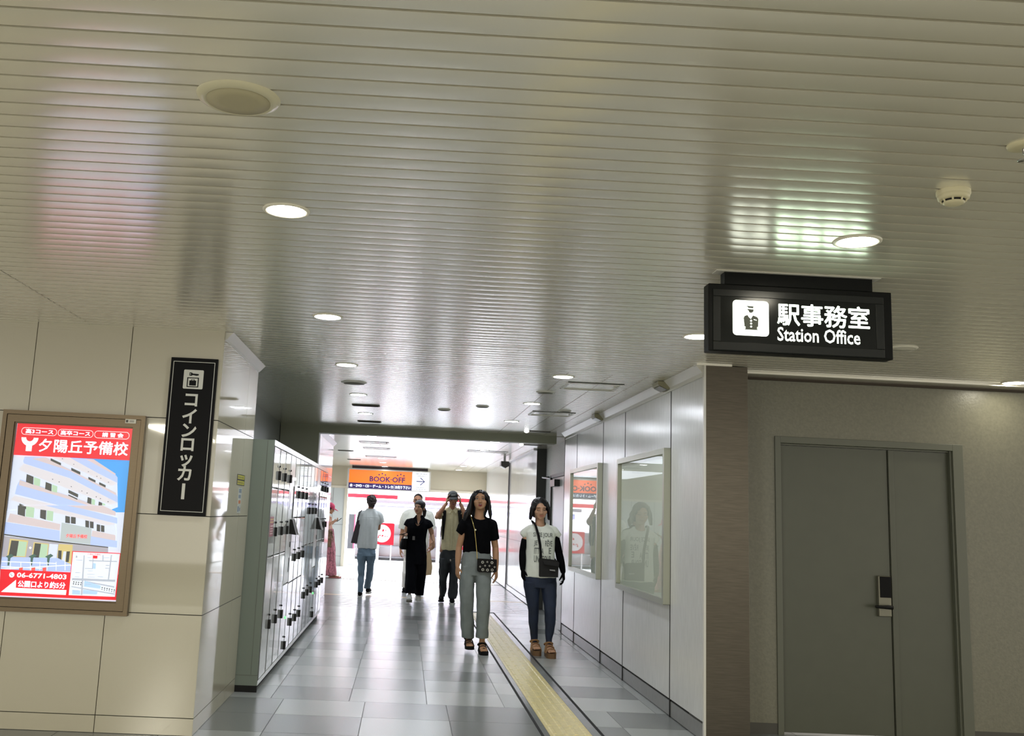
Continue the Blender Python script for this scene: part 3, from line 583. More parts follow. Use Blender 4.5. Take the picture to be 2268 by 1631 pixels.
# ------------------------------------------------------------------ notice frames on the right wall
pane_m = bpy.data.materials.new('clear_pane'); pane_m.use_nodes = True
nt = pane_m.node_tree; nt.nodes.clear()
o_ = nt.nodes.new('ShaderNodeOutputMaterial'); mx = nt.nodes.new('ShaderNodeMixShader'); fr = nt.nodes.new('ShaderNodeFresnel'); fr.inputs[0].default_value = 1.45
tr = nt.nodes.new('ShaderNodeBsdfTransparent'); gl = nt.nodes.new('ShaderNodeBsdfGlossy'); gl.inputs['Roughness'].default_value = .01
ge = nt.nodes.new('ShaderNodeNewGeometry'); sb = nt.nodes.new('ShaderNodeMath'); sb.operation = 'SUBTRACT'; sb.inputs[0].default_value = 1.0; nt.links.new(ge.outputs['Backfacing'], sb.inputs[1])
mu = nt.nodes.new('ShaderNodeMath'); mu.operation = 'MULTIPLY'; nt.links.new(fr.outputs[0], mu.inputs[0]); nt.links.new(sb.outputs[0], mu.inputs[1]); nt.links.new(mu.outputs[0], mx.inputs[0]); nt.links.new(tr.outputs[0], mx.inputs[1]); nt.links.new(gl.outputs[0], mx.inputs[2]); nt.links.new(mx.outputs[0], o_.inputs[0])
al_m = mat('silver_green_aluminium', (172, 174, 158), .3, .5)
def notice(y0, y1, z0, z1, lab):
    t = thing('notice_frame', lab, 'notice board', (2.06, (y0 + y1) / 2, (z0 + z1) / 2), group='glazed notice frames')
    h, v = (y1 - y0) / 2, (z1 - z0) / 2; w = .045
    m = MB()
    for pts in ([(-h, -v), (h, -v), (h - w, -v + w), (-h + w, -v + w)], [(h, -v), (h, v), (h - w, v - w), (h - w, -v + w)], [(h, v), (-h, v), (-h + w, v - w), (h - w, v - w)], [(-h, v), (-h, -v), (-h + w, -v + w), (-h + w, v - w)]):
        m.prism([(-.055, a, b) for a, b in pts], (.055, 0, 0))
    m.build('frame', al_m, t, bevel=.006)
    m = MB(); m.box(-.018, -.001, -h + w, h - w, -v + w, v - w); m.build('backing_board', mat('pale_green_board', (206, 214, 196), .5), t)
    m = MB(); m.box(-.035, -.032, -h + w - .004, h - w + .004, -v + w - .004, v - w + .004); m.build('glass_pane', pane_m, t)
notice(7.55, 9.26, .815, 2.012, 'empty glazed notice frame nearest the steel column on the right wall')
notice(10.19, 11.93, .828, 2.028, 'empty glazed notice frame farther down the right wall, behind the woman in white')
for y, lab in ((7.66, 'olive wedge sensor box at the ceiling edge, nearer the steel column'), (10.27, 'olive wedge sensor box at the ceiling edge, farther down the right wall')):
    t = thing('sensor_box', lab, 'sensor', (2.06, y, 2.54), group='olive sensor boxes'); m = MB(); ol = mat('olive_plastic', (150, 146, 118), .4)
    m.prism([(-.10, -.09, 0), (-.10, -.09, -.03), (-.03, -.09, -.062), (-.008, -.09, -.062), (-.008, -.09, 0)], (0, .18, 0)); m.build('sensor_body', ol, t, bevel=.004)
    m = MB(); m.prism([(-.085, -.092, -.038), (-.032, -.092, -.063), (-.03, -.092, -.066), (-.09, -.092, -.041)], (0, .184, 0)); m.build('sensor_window', mat('smoked_window', (88, 84, 64), .2), t)
# door with closer in the recessed far wall
t = thing('service_door', 'narrow pale door with dark edge and a black closer in the recess past the right wall', 'door', (2.27, 14.35, 0))
m = MB(); m.box(-.02, -.002, -1.1, .62, 0, 2.04); m.build('door_panel', mat('pale_door', (186, 188, 184), .35), t)
m = MB(); m.box(-.045, -.002, .62, .68, 0, 2.08); m.box(-.045, -.002, -1.16, .68, 2.04, 2.09); m.build('door_frame', dark_m, t)
m = MB(); m.box(-.10, -.02, -.1, .35, 1.90, 2.0); m.tube([(-.09, .3, 2.02), (-.16, .72, 2.05), (-.05, .75, 2.06)], .014, 8); m.build('door_closer', mat('closer_black', (20, 20, 20), .35), t)
# ------------------------------------------------------------------ coin lockers
lk_m = mat('polished_locker_door', (214, 216, 212), .055, .35, spec=.8); lk_s = mat('locker_side_grey', (122, 132, 122), .38); lk_f = mat('locker_frame_white', (224, 226, 222), .2, spec=.6)
lockb = mat('black_lock_box', (7, 7, 7), .4, spec=.25); stripe = mat('locker_gap', (92, 92, 86), .5); green = mat('green_led', (90, 255, 110), .4, emit=3.0)
XF = -1.067
def lock_bank(y0, n, rows, handles, label, end=False):
    t = thing('locker_bank', label, 'coin lockers', (XF, y0, 0), group='coin locker banks')
    m = MB(); m.box(-.60, -.012, .002, .4 * n - .002, .05, 1.950, 0); m.box(-.60, -.03, .0, .4 * n, 0, .05, 2)
    m.box(-.06, .002, .002, .4 * n - .002, 1.905, 1.950, 1); m.box(-.06, .0, .002, .4 * n - .002, .05, .085, 1)
    for c in range(n + 1): m.box(-.02, .0006, max(.002, .4 * c - .026), min(.4 * n - .002, .4 * c + .026), .085, 1.905, 3)
    m.build('locker_body', [lk_s, lk_f, BLACK, stripe], t)
    for c in range(n):
        for (za, zb), hz in zip(rows, handles):
            d = MB(); d.box(-.014, .001, .4 * c + .028, .4 * c + .372, za + .006, zb - .006); d.box(-.002, .004, .4 * c + .352, .4 * c + .374, hz + .20 if hz + .30 < zb else zb - .16, (hz + .29) if hz + .30 < zb else zb - .07)
            d = d.build('door', lk_m, t, bevel=.003)
            b = MB(); b.box(0, .023, .4 * c + .345, .4 * c + .38, hz - .037, hz + .037); b.build('lock_box', lockb, d, bevel=.004)
            b = MB(); b.lathe([(.008, 0), (.008, .012), (.005, .015), (.001, .016)], (.0, .4 * c + .362, hz + .075), 14, axis='X'); b.build('coin_knob', lockb, d)
    return t
R3 = ((.085, 1.02), (1.02, 1.57), (1.57, 1.905)); H3 = (.472, 1.215, 1.677)
def pay_unit(y0, label):
    t = thing('locker_payment_unit', label, 'payment unit', (XF, y0, 0), group='locker payment units')
    m = MB(); m.box(-.60, -.012, .002, .398, .05, 1.950, 0); m.box(-.60, -.03, 0, .4, 0, .05, 2); m.box(-.06, .002, .002, .398, 1.905, 1.95, 1); m.box(-.06, 0, .002, .398, .05, .085, 1)
    for y in (.0, .376): m.box(-.02, .0006, y + .002, y + .022, .085, 1.905, 3)
    m.build('unit_body', [lk_s, lk_f, BLACK, stripe], t)
    m = MB(); m.box(-.014, .001, .014, .386, .725, 1.9); m.build('control_panel', lk_f, t, bevel=.003)
    d = MB(); d.box(-.014, .001, .014, .386, .09, .715); d = d.build('door', lk_m, t, bevel=.003)
    b = MB(); b.box(0, .023, .345, .38, .112, .186); b.build('lock_box', lockb, d, bevel=.004)
    b = MB(); b.lathe([(.008, 0), (.008, .012), (.001, .016)], (0, .362, .225), 14, axis='X'); b.build('coin_knob', lockb, d)
    b = MB(); b.box(0, .010, .362, .374, 1.32, 1.62); b.box(0, .003, .10, .30, 1.40, 1.58); b.build('screen', mat('screen_black', (10, 10, 12), .15), t, bevel=.002)
    b = MB(); b.prism([(0, .20, 1.175), (.070, .20, 1.167), (.058, .20, 1.20), (.025, .20, 1.305), (0, .20, 1.31)], (0, .17, 0)); b.build('keypad_hood', lockb, t, bevel=.003)
    b = MB(); b.prism([(.0, .372, 1.172), (.078, .372, 1.163), (.028, .372, 1.312), (0, .372, 1.318)], (0, .008, 0)); b.build('hood_edge', lk_f, t)
    b = MB(); b.ell((.006, .37, 1.69), (.012, .014, .014), seg=12, rings=8); b.build('indicator', dot_m, t)
    b = MB(); b.box(0, .004, .31, .35, .82, .95); b.box(0, .008, .31, .36, 1.05, 1.10); b.build('coin_slot', mat('slot_dark', (40, 40, 44), .3), t)
    b = MB(); b.ell((.004, .352, .40), (.006, .008, .012), seg=10, rings=6); b.build('status_led', green, t)
    return t
lock_bank(7.87, 3, R3, H3, 'bank of tall polished locker doors nearest the viewer, three doors high', True)
pay_unit(9.07, 'locker payment unit with black keypad hood, nearer of the two')
lock_bank(9.47, 3, ((.085, .71), (.71, 1.323), (1.323, 1.905)), (.318, .935, 1.548), 'bank of polished locker doors between the two payment units, three equal doors high')
lock_bank(10.67, 3, ((.085, 1.02), (1.02, 1.905)), (.473, 1.391), 'bank of large polished locker doors only two high, before the farther payment unit')
pay_unit(11.87, 'locker payment unit with black keypad hood, farther from the viewer')
lock_bank(12.27, 3, R3, H3, 'farthest bank of polished locker doors, beside the far hall')
t = thing('locker_side_panel', 'plain grey green end panel of the locker row facing the viewer', 'panel', (-1.25, 7.86, 0))
m = MB(); m.box(-.035, .181, -.004, .008, .05, 1.948); m.build('side_sheet', lk_s, t)
m = MB(); m.box(-.035, .181, -.003, .008, 0, .05); m.build('plinth', BLACK, t)
m = MB(); m.box(-.035, .181, -.0052, -.003, .125, .128); m.box(.128, .130, -.0052, -.003, .13, 1.945); m.build('sheet_seam', stripe, t)
t = thing('instruction_sticker', 'dark red instruction sticker on the nearest locker door', 'sticker', (XF + .0015, 8.02, 1.26))
m = MB(); m.box(0, .001, -.10, .10, -.08, .08, 0); m.box(.0, .0012, -.10, .10, .052, .062, 1); m.box(0, .0012, -.10, .10, .030, .040, 1)
for k in range(4): m.box(0, .0012, -.08, .08, -.06 + .02 * k, -.053 + .02 * k, 2)
m.build('sticker_sheet', [mat('sticker_red', (140, 30, 46), .35), mat('sticker_gold', (200, 160, 70), .35), mat('sticker_white', (220, 190, 190), .35)], t)
t = thing('caution_label', 'small yellow and black label on the polished return wall before the lockers', 'label', (-1.2375, 7.40, 1.605))
m = MB(); m.box(.0, .0012, -.17, .17, -.040, .040, 0)
for v in (.006, -.034):
    m.box(.0, .0014, -.15, .15, v, v + .028, 1)
    for k in range(7): m.box(.0, .0016, -.14 + .04 * k, -.12 + .04 * k, v + .006, v + .022, 0)
m.build('label_sheet', [mat('label_black', (44, 44, 36), .4), mat('label_yellow', (190, 186, 70), .4)], t)
t = thing('pictogram_sticker', 'faint grey and blue pictogram sticker below the yellow label on the return wall', 'sticker', (-1.2375, 7.40, 1.46))
m = MB(); m.box(0, .001, -.07, .08, -.10, .09, 0)
for k, (a, b_, c, d) in enumerate(((-.05, .06, .05, .08), (-.05, .05, .01, .035), (-.04, .05, -.03, -.005), (-.06, .0, -.09, -.05), (.02, .06, -.085, -.06))): m.box(0, .0014, a, b_, c, d, 1 + (k == 2))
m.build('sticker_sheet', [mat('sticker_pale', (190, 194, 184), .3), mat('sticker_blue_grey', (120, 134, 150), .4), mat('sticker_orange', (190, 120, 80), .4)], t)
# ------------------------------------------------------------------ the shop sign, far hall fittings
t = thing('shop_sign', 'long orange and navy illuminated shop sign with an arrow, hung before the fascia', 'sign', (-.43, 24.9, 2.215))
m = MB(); m.box(-1.06, 1.06, .0, .12, -.262, .262); m.build('sign_box', mat('silver_box', (186, 184, 176), .35, .3), t, bevel=.005)
m = MB(); m.box(-.95, .98, .02, .10, .262, .329); m.build('hanging_rail', mat('rail_dark', (44, 34, 38), .5), t)
m = MB(); m.box(-1.01, .583, -.006, 0, -.100, .225, 0); m.box(-1.01, .583, -.006, 0, -.236, -.100, 1); m.box(.592, 1.02, -.006, 0, -.236, .236, 2)
ltr = lambda u0, v0: (lambda u, v: (u0 + u, -.0075, v0 + v))
m.text('BOOK·OFF', .135, ltr(-.49, -.055), 1, bold=.03, w=.90)
for bx in (-.255, -.175, -.095, .215, .295, .375):
    m.poly([(bx + .020 * math.cos(a), -.0075, .125 + (.03 if bx in (-.175, .295) else 0) + .020 * math.sin(a)) for a in [-2 * PI * i / 14 for i in range(14)]], 1)
m.text('本・DVD・CD・ゲーム・トレカ', .082, ltr(-.985, -.212), 2, bold=.03, w=1.10)
m.box(.135, .140, -.0075, -.006, -.22, -.115, 2)
m.text('お売り下さい', .082, ltr(.165, -.212), 2, bold=.02, w=.39)
m.tube([(.70, -.008, 0), (.90, -.008, 0)], .012, 6, 3); m.tube([(.80, -.008, .09), (.91, -.008, 0), (.80, -.008, -.09)], .012, 6, 3)
for za, xs in ((.180, (.68, .71, .745, .79, .82, .87, .90, .935)), (.125, (.73, .77, .815, .85, .89)), (-.162, (.70, .73, .76, .80, .83, .86)), (-.212, (.66, .70, .73, .77, .80, .84, .88, .91))):
    for i, xx in enumerate(xs): m.box(xx, xx + .018 + .006 * (i % 2), -.0075, -.006, za, za + .022, 4)
m.build('sign_face', [mat('sign_orange', (255, 104, 26), .3, emit=.85), mat('sign_navy', (44, 26, 84), .3, emit=.25), mat('sign_white', (236, 240, 244), .3, emit=.75), mat('sign_ink', (50, 50, 110), .4), mat('sign_grey_ink', (150, 156, 166), .4)], t)
t = thing('projector_box', 'dark grey box hanging from the far hall ceiling beside the white wall', 'ceiling unit', (1.84, 18.2, 2.45))
m = MB(); m.prism([(-.075, 0, .0), (-.075, 0, -.085), (.01, 0, -.125), (.075, 0, -.085), (.075, 0, .0)][::-1], (0, .25, 0)); m.build('box_body', mat('box_grey', (66, 64, 62), .4), t, bevel=.004)
m = MB(); m.box(-.02, .02, .1, .14, 0, .094); m.build('hanging_stem', mat('stem_white', (220, 220, 224), .4), t)
m = MB(); m.prism([(-.078, -.004, -.083), (.01, -.004, -.125), (.01, -.004, -.137), (-.082, -.004, -.094)], (0, .25, 0)); m.build('box_edge', mat('edge_white', (240, 240, 240), .4), t)
t = thing('fire_alarm_box', 'small red fire alarm box on the pale grey wall above the pink cap', 'alarm', (-1.955, 25.39, 1.70))
m = MB(); m.box(-.045, .045, -.04, 0, -.045, .045); m.build('alarm_case', mat('alarm_red', (206, 20, 40), .3), t, bevel=.006)
# ------------------------------------------------------------------ the bright shop
sw = mat('shop_white', (206, 202, 204), .5); pink = mat('shop_red', (176, 16, 40), .4); lav = mat('shop_lavender', (112, 110, 150), .4); sgrey = mat('shop_grey', (92, 90, 94), .5)
m = MB(); m.box(-7, 8, 31.0, 31.1, 0, 3.4, 0); m.box(-7, 8, 25.5, 31.1, 3.15, 3.2, 0); m.box(8, 8.1, 25.5, 31.1, 0, 3.2, 0); m.box(2.18, 8, 25.40, 25.5, 0, 3.2, 0)
struct(m.build('wall_shop', [sw]))
t = thing('shop_header', 'red lettered header strip over the shop opening', 'shop banner', (0, 27.0, 1.82))
m = MB(); m.box(-1.7, 2.4, 0, .06, -.05, .055, 0); m.box(-.2, .55, -.004, .0, -.05, .055, 1); m.build('banner_board', [pink, sw], t)
m = MB(); m.box(-1.7, 2.4, -.012, -.004, -.085, -.06); m.build('light_strip', mat('shop_tube', (255, 255, 255), .4, emit=4), t)
t = thing('shop_soffit', 'grey soffit beam inside the shop below the red header', 'soffit', (0, 27.6, 1.70)); m = MB(); m.box(-.95, 2.4, 0, .2, -.05, .05); m.build('soffit_beam', sgrey, t)
t = thing('shop_canopy', 'pale lavender display canopy inside the shop', 'canopy', (0, 28.4, 1.53)); m = MB(); m.box(-.9, 2.2, 0, .5, -.09, .06); m.build('canopy_board', lav, t); m = MB(); m.box(-.9, 2.2, -.02, 0, .06, .075); m.box(-.9, 2.2, -.02, 0, -.11, -.095); m.build('canopy_light', mat('canopy_tube', (255, 255, 255), .4, emit=4), t)
def shelf(x, lab):
    t = thing('display_shelf', lab, 'shelf', (x, 29.4, 0), group='white shop shelves')
    m = MB(); m.box(-.42, .42, .36, .40, 0, 1.36); m.build('back_panel', sw, t)
    for s in (-.42, .40): m = MB(); m.box(s, s + .02, 0, .36, 0, 1.36); m.build('side_panel', sw, t)
    for z in (.08, .40, .72, 1.04): m = MB(); m.box(-.40, .40, 0, .36, z, z + .025); m.build('shelf_board', sgrey, t)
for i, x in enumerate((-1.2, -.3, .6, 1.5)): shelf(x, ('white shop shelf at the far left of the bright shop', 'white shop shelf behind the round red poster', 'white shop shelf behind the man in the cap', 'white shop shelf behind the woman in black at the right')[i])
t = thing('red_poster_stand', 'red poster stand with a large white circle in front of the shop', 'poster', (-.545, 26.5, .83))
m = MB(); m.box(-.30, .30, 0, .03, -.285, .29, 0); m.poly([(-.02 + .235 * math.cos(a), -.002, .01 + .235 * math.sin(a)) for a in [-2 * PI * i / 40 for i in range(40)]], 1)

for u, v, w_, h_ in ((-.02, .06, .05, .07), (.06, .08, .03, .03), (-.13, -.12, .03, .09), (-.10, -.06, .05, .03), (-.03, -.07, .05, .045), (.05, -.08, .03, .03), (.11, -.08, .025, .03)): m.prism([(u, -.004, v), (u + w_, -.004, v + .01), (u + w_ * .8, -.004, v + h_), (u + .01, -.004, v + h_ * .8)], (0, .002, 0), 0)
m.build('poster_board', [mat('poster_red', (190, 18, 44), .4), sw], t)
for s in (-.25, .22): m = MB(); m.box(s, s + .03, 0, .03, -.83, -.285); m.build('stand_leg', sw, t)
t = thing('red_kanji_poster', 'red poster board with big white characters mirrored in the glossy far wall', 'poster', (1.50, 26.5, .80))
m = MB(); m.box(-.28, .28, 0, .03, -.30, .30, 0); 
for u in (-.22, -.14, -.03, .06): m.prism([(u, -.004, -.20), (u + .05, -.004, -.22), (u + .07, -.004, .20), (u + .02, -.004, .23)], (0, .002, 0), 1)
for v in (-.06, .08): m.prism([(-.24, -.004, v), (.12, -.004, v + .02), (.12, -.004, v + .06), (-.24, -.004, v + .04)], (0, .002, 0), 1)
m.poly([(.21 + .07 * math.cos(a), -.004, .22 * math.sin(a)) for a in [-2 * PI * i / 24 for i in range(24)]], 1)
m.build('poster_board', [mat('poster_red2', (190, 22, 50), .4), sw], t)
for s in (-.25, .22): m = MB(); m.box(s, s + .03, 0, .03, -.80, -.30); m.build('stand_leg', sw, t)
t = thing('grey_display_stand', 'grey display stand with pink edges at the left of the shop front', 'display stand', (-1.40, 26.2, 0))
m = MB(); m.box(-.06, .09, 0, .3, .42, 1.32, 0); m.build('display_panel', sgrey, t); m = MB(); m.box(.09, .12, -.01, .3, .42, 1.32); m.build('pink_edge', mat('edge_pink', (240, 110, 140), .4), t); m = MB(); m.box(-.1, .14, 0, .3, 0, .42); m.build('stand_base', sw, t)
# ------------------------------------------------------------------ people
from mathutils import noise as mnoise
def rings(mb, L, seg=24, m=0, sq=2.3):
    """closed tube of horizontal superellipse rings: (x, z, half width, y, half depth)"""
    vs = []
    for x, z, hw, y, hd in L:
        for k in range(seg):
            a = 2 * PI * k / seg; c, s_ = math.cos(a), math.sin(a)
            vs.append((x + hw * math.copysign(abs(c) ** (2 / sq), c), y + hd * math.copysign(abs(s_) ** (2 / sq), s_), z))
    n = len(L); up = L[0][1] < L[-1][1]
    fs = [(j * seg + k, j * seg + (k + 1) % seg, (j + 1) * seg + (k + 1) % seg, (j + 1) * seg + k) for j in range(n - 1) for k in range(seg)]
    if not up: fs = [f[::-1] for f in fs]
    mb.add(vs, fs, m, True)
    b, t = tuple(range(seg)), tuple(range((n - 1) * seg, n * seg))
    mb.add(vs, [b[::-1] if up else b, t if up else t[::-1]], m)

def fuse(mb, name, mt, parent, vox=0.006, smooth=4, carve=(), folds=0.0, fscale=(18, 18, 7), seed=0, extra=None, cut=None):
    """unite the volumes into one continuous skin; carve = ellipsoids (centre, radii) whose inside is left open"""
    o = mb.build(name + '_raw', mt)
    r = o.modifiers.new('r', 'REMESH'); r.mode = 'VOXEL'; r.voxel_size = vox; r.use_smooth_shade = True
    if smooth:
        q = o.modifiers.new('s', 'SMOOTH'); q.factor = 0.5; q.iterations = smooth
    d = bpy.context.evaluated_depsgraph_get(); me = bpy.data.meshes.new_from_object(o.evaluated_get(d))
    old = o.data; bpy.data.objects.remove(o); bpy.data.meshes.remove(old)
    me.name = name
    if folds:
        ns = [v.normal.copy() for v in me.vertices]
        for v, n_ in zip(me.vertices, ns):
            c = v.co; f = mnoise.noise(Vector((c.x * fscale[0] + seed, c.y * fscale[1], c.z * fscale[2] + .5 * c.x * fscale[2])))
            v.co = c + n_ * (folds * f)
    if carve or cut:
        b = bmesh.new(); b.from_mesh(me)
        kill = [v for v in b.verts if any(sum(((v.co[i] - c[i]) / rr[i]) ** 2 for i in range(3)) < 1 for c, rr in carve) or (cut and cut(v.co))]
        bmesh.ops.delete(b, geom=kill, context='VERTS')
        for _ in range(5):                                              # even out the cut edge
            new = {}
            for v in b.verts:
                if v.is_boundary:
                    nb = [e.other_vert(v).co for e in v.link_edges if e.is_boundary]
                    if len(nb) >= 2: new[v] = v.co * .5 + (sum(nb, Vector()) / len(nb)) * .5
            for v, c in new.items(): v.co = c
        b.to_mesh(me); b.free()
    for p in me.polygons: p.use_smooth = True
    o = bpy.data.objects.new(name, me); COL.objects.link(o); o.parent = parent
    return o

def V3(x, z, y=0.0): return Vector((x, y, z))
def hand(mb, wrist, d, palm, thumb, curl=0.5, s=1.0, spread=.10):
    """five-fingered hand from the wrist along d; palm = direction the palm faces, thumb = side the thumb leaves"""
    d = Vector(d).normalized(); n = Vector(palm); n = (n - d * n.dot(d)).normalized(); t = Vector(thumb); t = (t - d * t.dot(d) - n * t.dot(n)).normalized()
    w = Vector(wrist)
    mb.tube([w - d * .01, w + d * .03 * s, w + d * .075 * s, w + d * .092 * s], [(.024 * s, .018 * s), (.034 * s, .016 * s), (.039 * s, .014 * s), (.034 * s, .011 * s)], 14, side=t)
    for i, (off, ln, r) in enumerate(((.029, .072, .0085), (.010, .080, .0088), (-.009, .075, .0085), (-.028, .060, .0075))):
        p = w + d * (.084 - .004 * abs(i - 1)) * s + t * off * s; dd = (d + t * spread * (1.2 - .8 * i)).normalized(); ang = 0; pts = [p - dd * .012 * s, p]
        for k, f in enumerate((.45, .32, .23)):
            ang += curl * (.7 + .12 * i) * (.6, .9, .7)[k]
            p = p + (dd * math.cos(ang) + n * math.sin(ang)) * (ln * f * s); pts.append(p)
        mb.tube(pts, [r * s, r * s, r * .95 * s, r * .88 * s, r * .7 * s], 10)
        mb.ell(pts[-1], r * .72 * s, seg=8, rings=6)
    a = w + d * .022 * s + t * .022 * s
    b = a + (d * .6 + t * .75 + n * .25).normalized() * .038 * s; c = b + (d * .9 + t * .2 + n * (.3 + .4 * curl)).normalized() * .030 * s; e = c + (d * 1.0 - t * .1 + n * (.3 + .6 * curl)).normalized() * .024 * s
    mb.tube([a - d * .01 * s, a, b, c, e], [.013 * s, .0135 * s, .0108 * s, .0095 * s, .0072 * s], 10); mb.ell(e, .0074 * s, seg=8, rings=6)

def rotm(yaw=0, pitch=0, roll=0):
    return (Matrix.Rotation(math.radians(yaw), 3, 'Z') @ Matrix.Rotation(math.radians(pitch), 3, 'X') @ Matrix.Rotation(math.radians(roll), 3, 'Y'))
def head_vol(mb, c, Rm, s=1.0, w=1.0):
    H = lambda x, y, z: c + Rm @ Vector((x * s * w, y * s, z * s))
    e = lambda p, r: mb.ell(H(*p), (r[0] * s * w, r[1] * s, r[2] * s), Rm, 20, 14)
    e((0, .012, .030), (.073, .090, .080)); e((0, -.028, -.030), (.060, .060, .068)); e((0, -.040, -.068), (.044, .043, .034)); e((0, -.064, -.090), (.022, .018, .015))
    for k in (-1, 1):
        e((k * .038, -.056, -.024), (.024, .024, .022)); e((k * .074, .014, -.012), (.009, .017, .030)); e((k * .011, -.089, -.034), (.008, .010, .007))
    e((0, -.066, .024), (.050, .020, .020))
    mb.tube([H(0, -.078, .018), H(0, -.090, -.008), H(0, -.100, -.030)], [.008 * s, .009 * s, .011 * s], 10); mb.ell(H(0, -.098, -.032), .011 * s, seg=10, rings=8)
    mb.tube([H(0, .03, -.03), H(0, .02, -.10)], [.05 * s, .05 * s], 14)
    return H
def face(t, H, Rm, s, hair_m, lips_m, eyes='open', mouth='closed', brow=0.0, glasses=False):
    for k in (-1, 1):
        m = MB(); m.tube([H(k * .014, -.0885, .020 - brow * .006), H(k * .030, -.0845, .028 + brow * .002), H(k * .048, -.071, .023)], [.0030, .0036, .0022], 8, flat=.8); m.build('eyebrow', hair_m, t)
        m = MB()
        if eyes == 'open':
            m.ell(H(k * .030, -.0815, .002), (.0135 * s, .006 * s, .0058 * s), Rm, 14, 10, 0); m.ell(H(k * .030, -.0850, .002), (.0058 * s, .0045 * s, .0056 * s), Rm, 12, 8, 1)
            m.tube([H(k * .016, -.0855, .003), H(k * .030, -.0885, .0085), H(k * .046, -.0780, .004)], .0022, 6, 1)
        else:
            m.tube([H(k * .016, -.0865, .000), H(k * .030, -.0885, -.0045), H(k * .046, -.0780, .000)], .0030, 6, 1)
        m.build('eye', [eye_w, eye_k], t)
    m = MB()
    if mouth == 'open':
        m.ell(H(0, -.0905, -.064), (.021 * s, .010 * s, .0150 * s), Rm, 18, 10, 0); m.ell(H(0, -.0970, -.0625), (.0135 * s, .0060 * s, .0078 * s), Rm, 14, 8, 1); m.ell(H(0, -.1000, -.0580), (.010 * s, .0035 * s, .0026 * s), Rm, 12, 6, 2)
    elif mouth == 'smile':
        m.tube([H(-.023, -.0830, -.0560), H(-.012, -.0925, -.0600), H(0, -.0955, -.0615), H(.012, -.0925, -.0600), H(.023, -.0830, -.0560)], [.0022, .0042, .0046, .0042, .0022], 8, 0)
        m.tube([H(-.017, -.0905, -.0600), H(0, -.0975, -.0640), H(.017, -.0905, -.0600)], [.0015, .0032, .0015], 8, 0)
    else:
        m.ell(H(0, -.0925, -.0565), (.019 * s, .007 * s, .0046 * s), Rm, 16, 8, 0); m.ell(H(0, -.0920, -.0645), (.016 * s, .008 * s, .0052 * s), Rm, 16, 8, 0); m.tube([H(-.019, -.0905, -.0602), H(0, -.0990, -.0606), H(.019, -.0905, -.0602)], .0013, 6, 1)
    m.build('mouth', [lips_m, lip_k, eye_w], t)
def limb(mb, pts, r, seg=16):
    """smoothly tapering limb through its joints (extra rings between them)"""
    P_, R_ = [], []
    for i in range(len(pts) - 1):
        for k in range(4):
            f = k / 4; P_.append(pts[i].lerp(pts[i + 1], f)); R_.append(r[i] * (1 - f) + r[i + 1] * f + (.006 * math.sin(PI * f) if i else .002))
    P_.append(pts[-1]); R_.append(r[-1]); mb.tube(P_, R_, seg)
    for p, q in zip(pts, r): mb.ell(p, q * .98, seg=14, rings=10)
def yoke(mb, J, r=.062, e=None):
    """cloth over the shoulders: from the neck to each shoulder point, then down the sleeve"""
    for q, k in (('L', -1), ('R', 1)):
        a = J['neck'] + Vector((k * .045, .008, -.045)); b = J['sh' + q]
        mb.tube([a - Vector((k * .04, 0, .02)), a, a.lerp(b, .5) + Vector((0, 0, .004)), b], [r * .9, r * .9, r, r], 16); mb.ell(b, r, seg=16, rings=12)
        if e:
            w, w1 = e[q][1], e[q][2] if len(e[q]) > 2 else r * 1.02
            mb.tube([b, b.lerp(e[q][0], .35), e[q][0]], [r, w1, w], 18)
def bodyvol(mb, J, f=1.0, lg=.82):
    """torso, arms and legs along the joints in J"""
    hip, waist, chest, neck = J['hip'], J['waist'], J['chest'], J['neck']
    rings(mb, [(hip.x, hip.z - .07, .10 * f, hip.y, .075 * f), (hip.x, hip.z, .160 * f, hip.y + .01, .105 * f), (waist.x, waist.z, .122 * f, waist.y, .088 * f), (chest.x, chest.z - .04, .140 * f, chest.y, .100 * f), (chest.x, chest.z + .06, .145 * f, chest.y, .098 * f), (neck.x, neck.z - .045, .095 * f, neck.y + .005, .062 * f), (neck.x, neck.z, .058 * f, neck.y + .008, .050 * f)])
    for s_ in 'LR':
        sh, el, wr = J['sh' + s_], J['el' + s_], J['wr' + s_]
        mb.tube([J['neck'] - Vector((0, 0, .05)), sh.lerp(J['neck'], .35) - Vector((0, 0, .02)), sh], [.050 * f, .046 * f, .042 * f], 14)
        limb(mb, [sh, el, wr], [.042 * f, .035 * f, .0235 * f])
        h, kn, an = J['hip' + s_], J['kn' + s_], J['an' + s_]
        limb(mb, [h, kn, an], [.075 * f * lg, .050 * f * lg, .036 * f * lg])
    mb.tube([J['neck'] - Vector((0, 0, .03)), J['neck'] + (J['head'] - J['neck']) * .35, J['head'] + Vector((0, .03, -.06))], [.056 * f, .048 * f, .05 * f], 16)
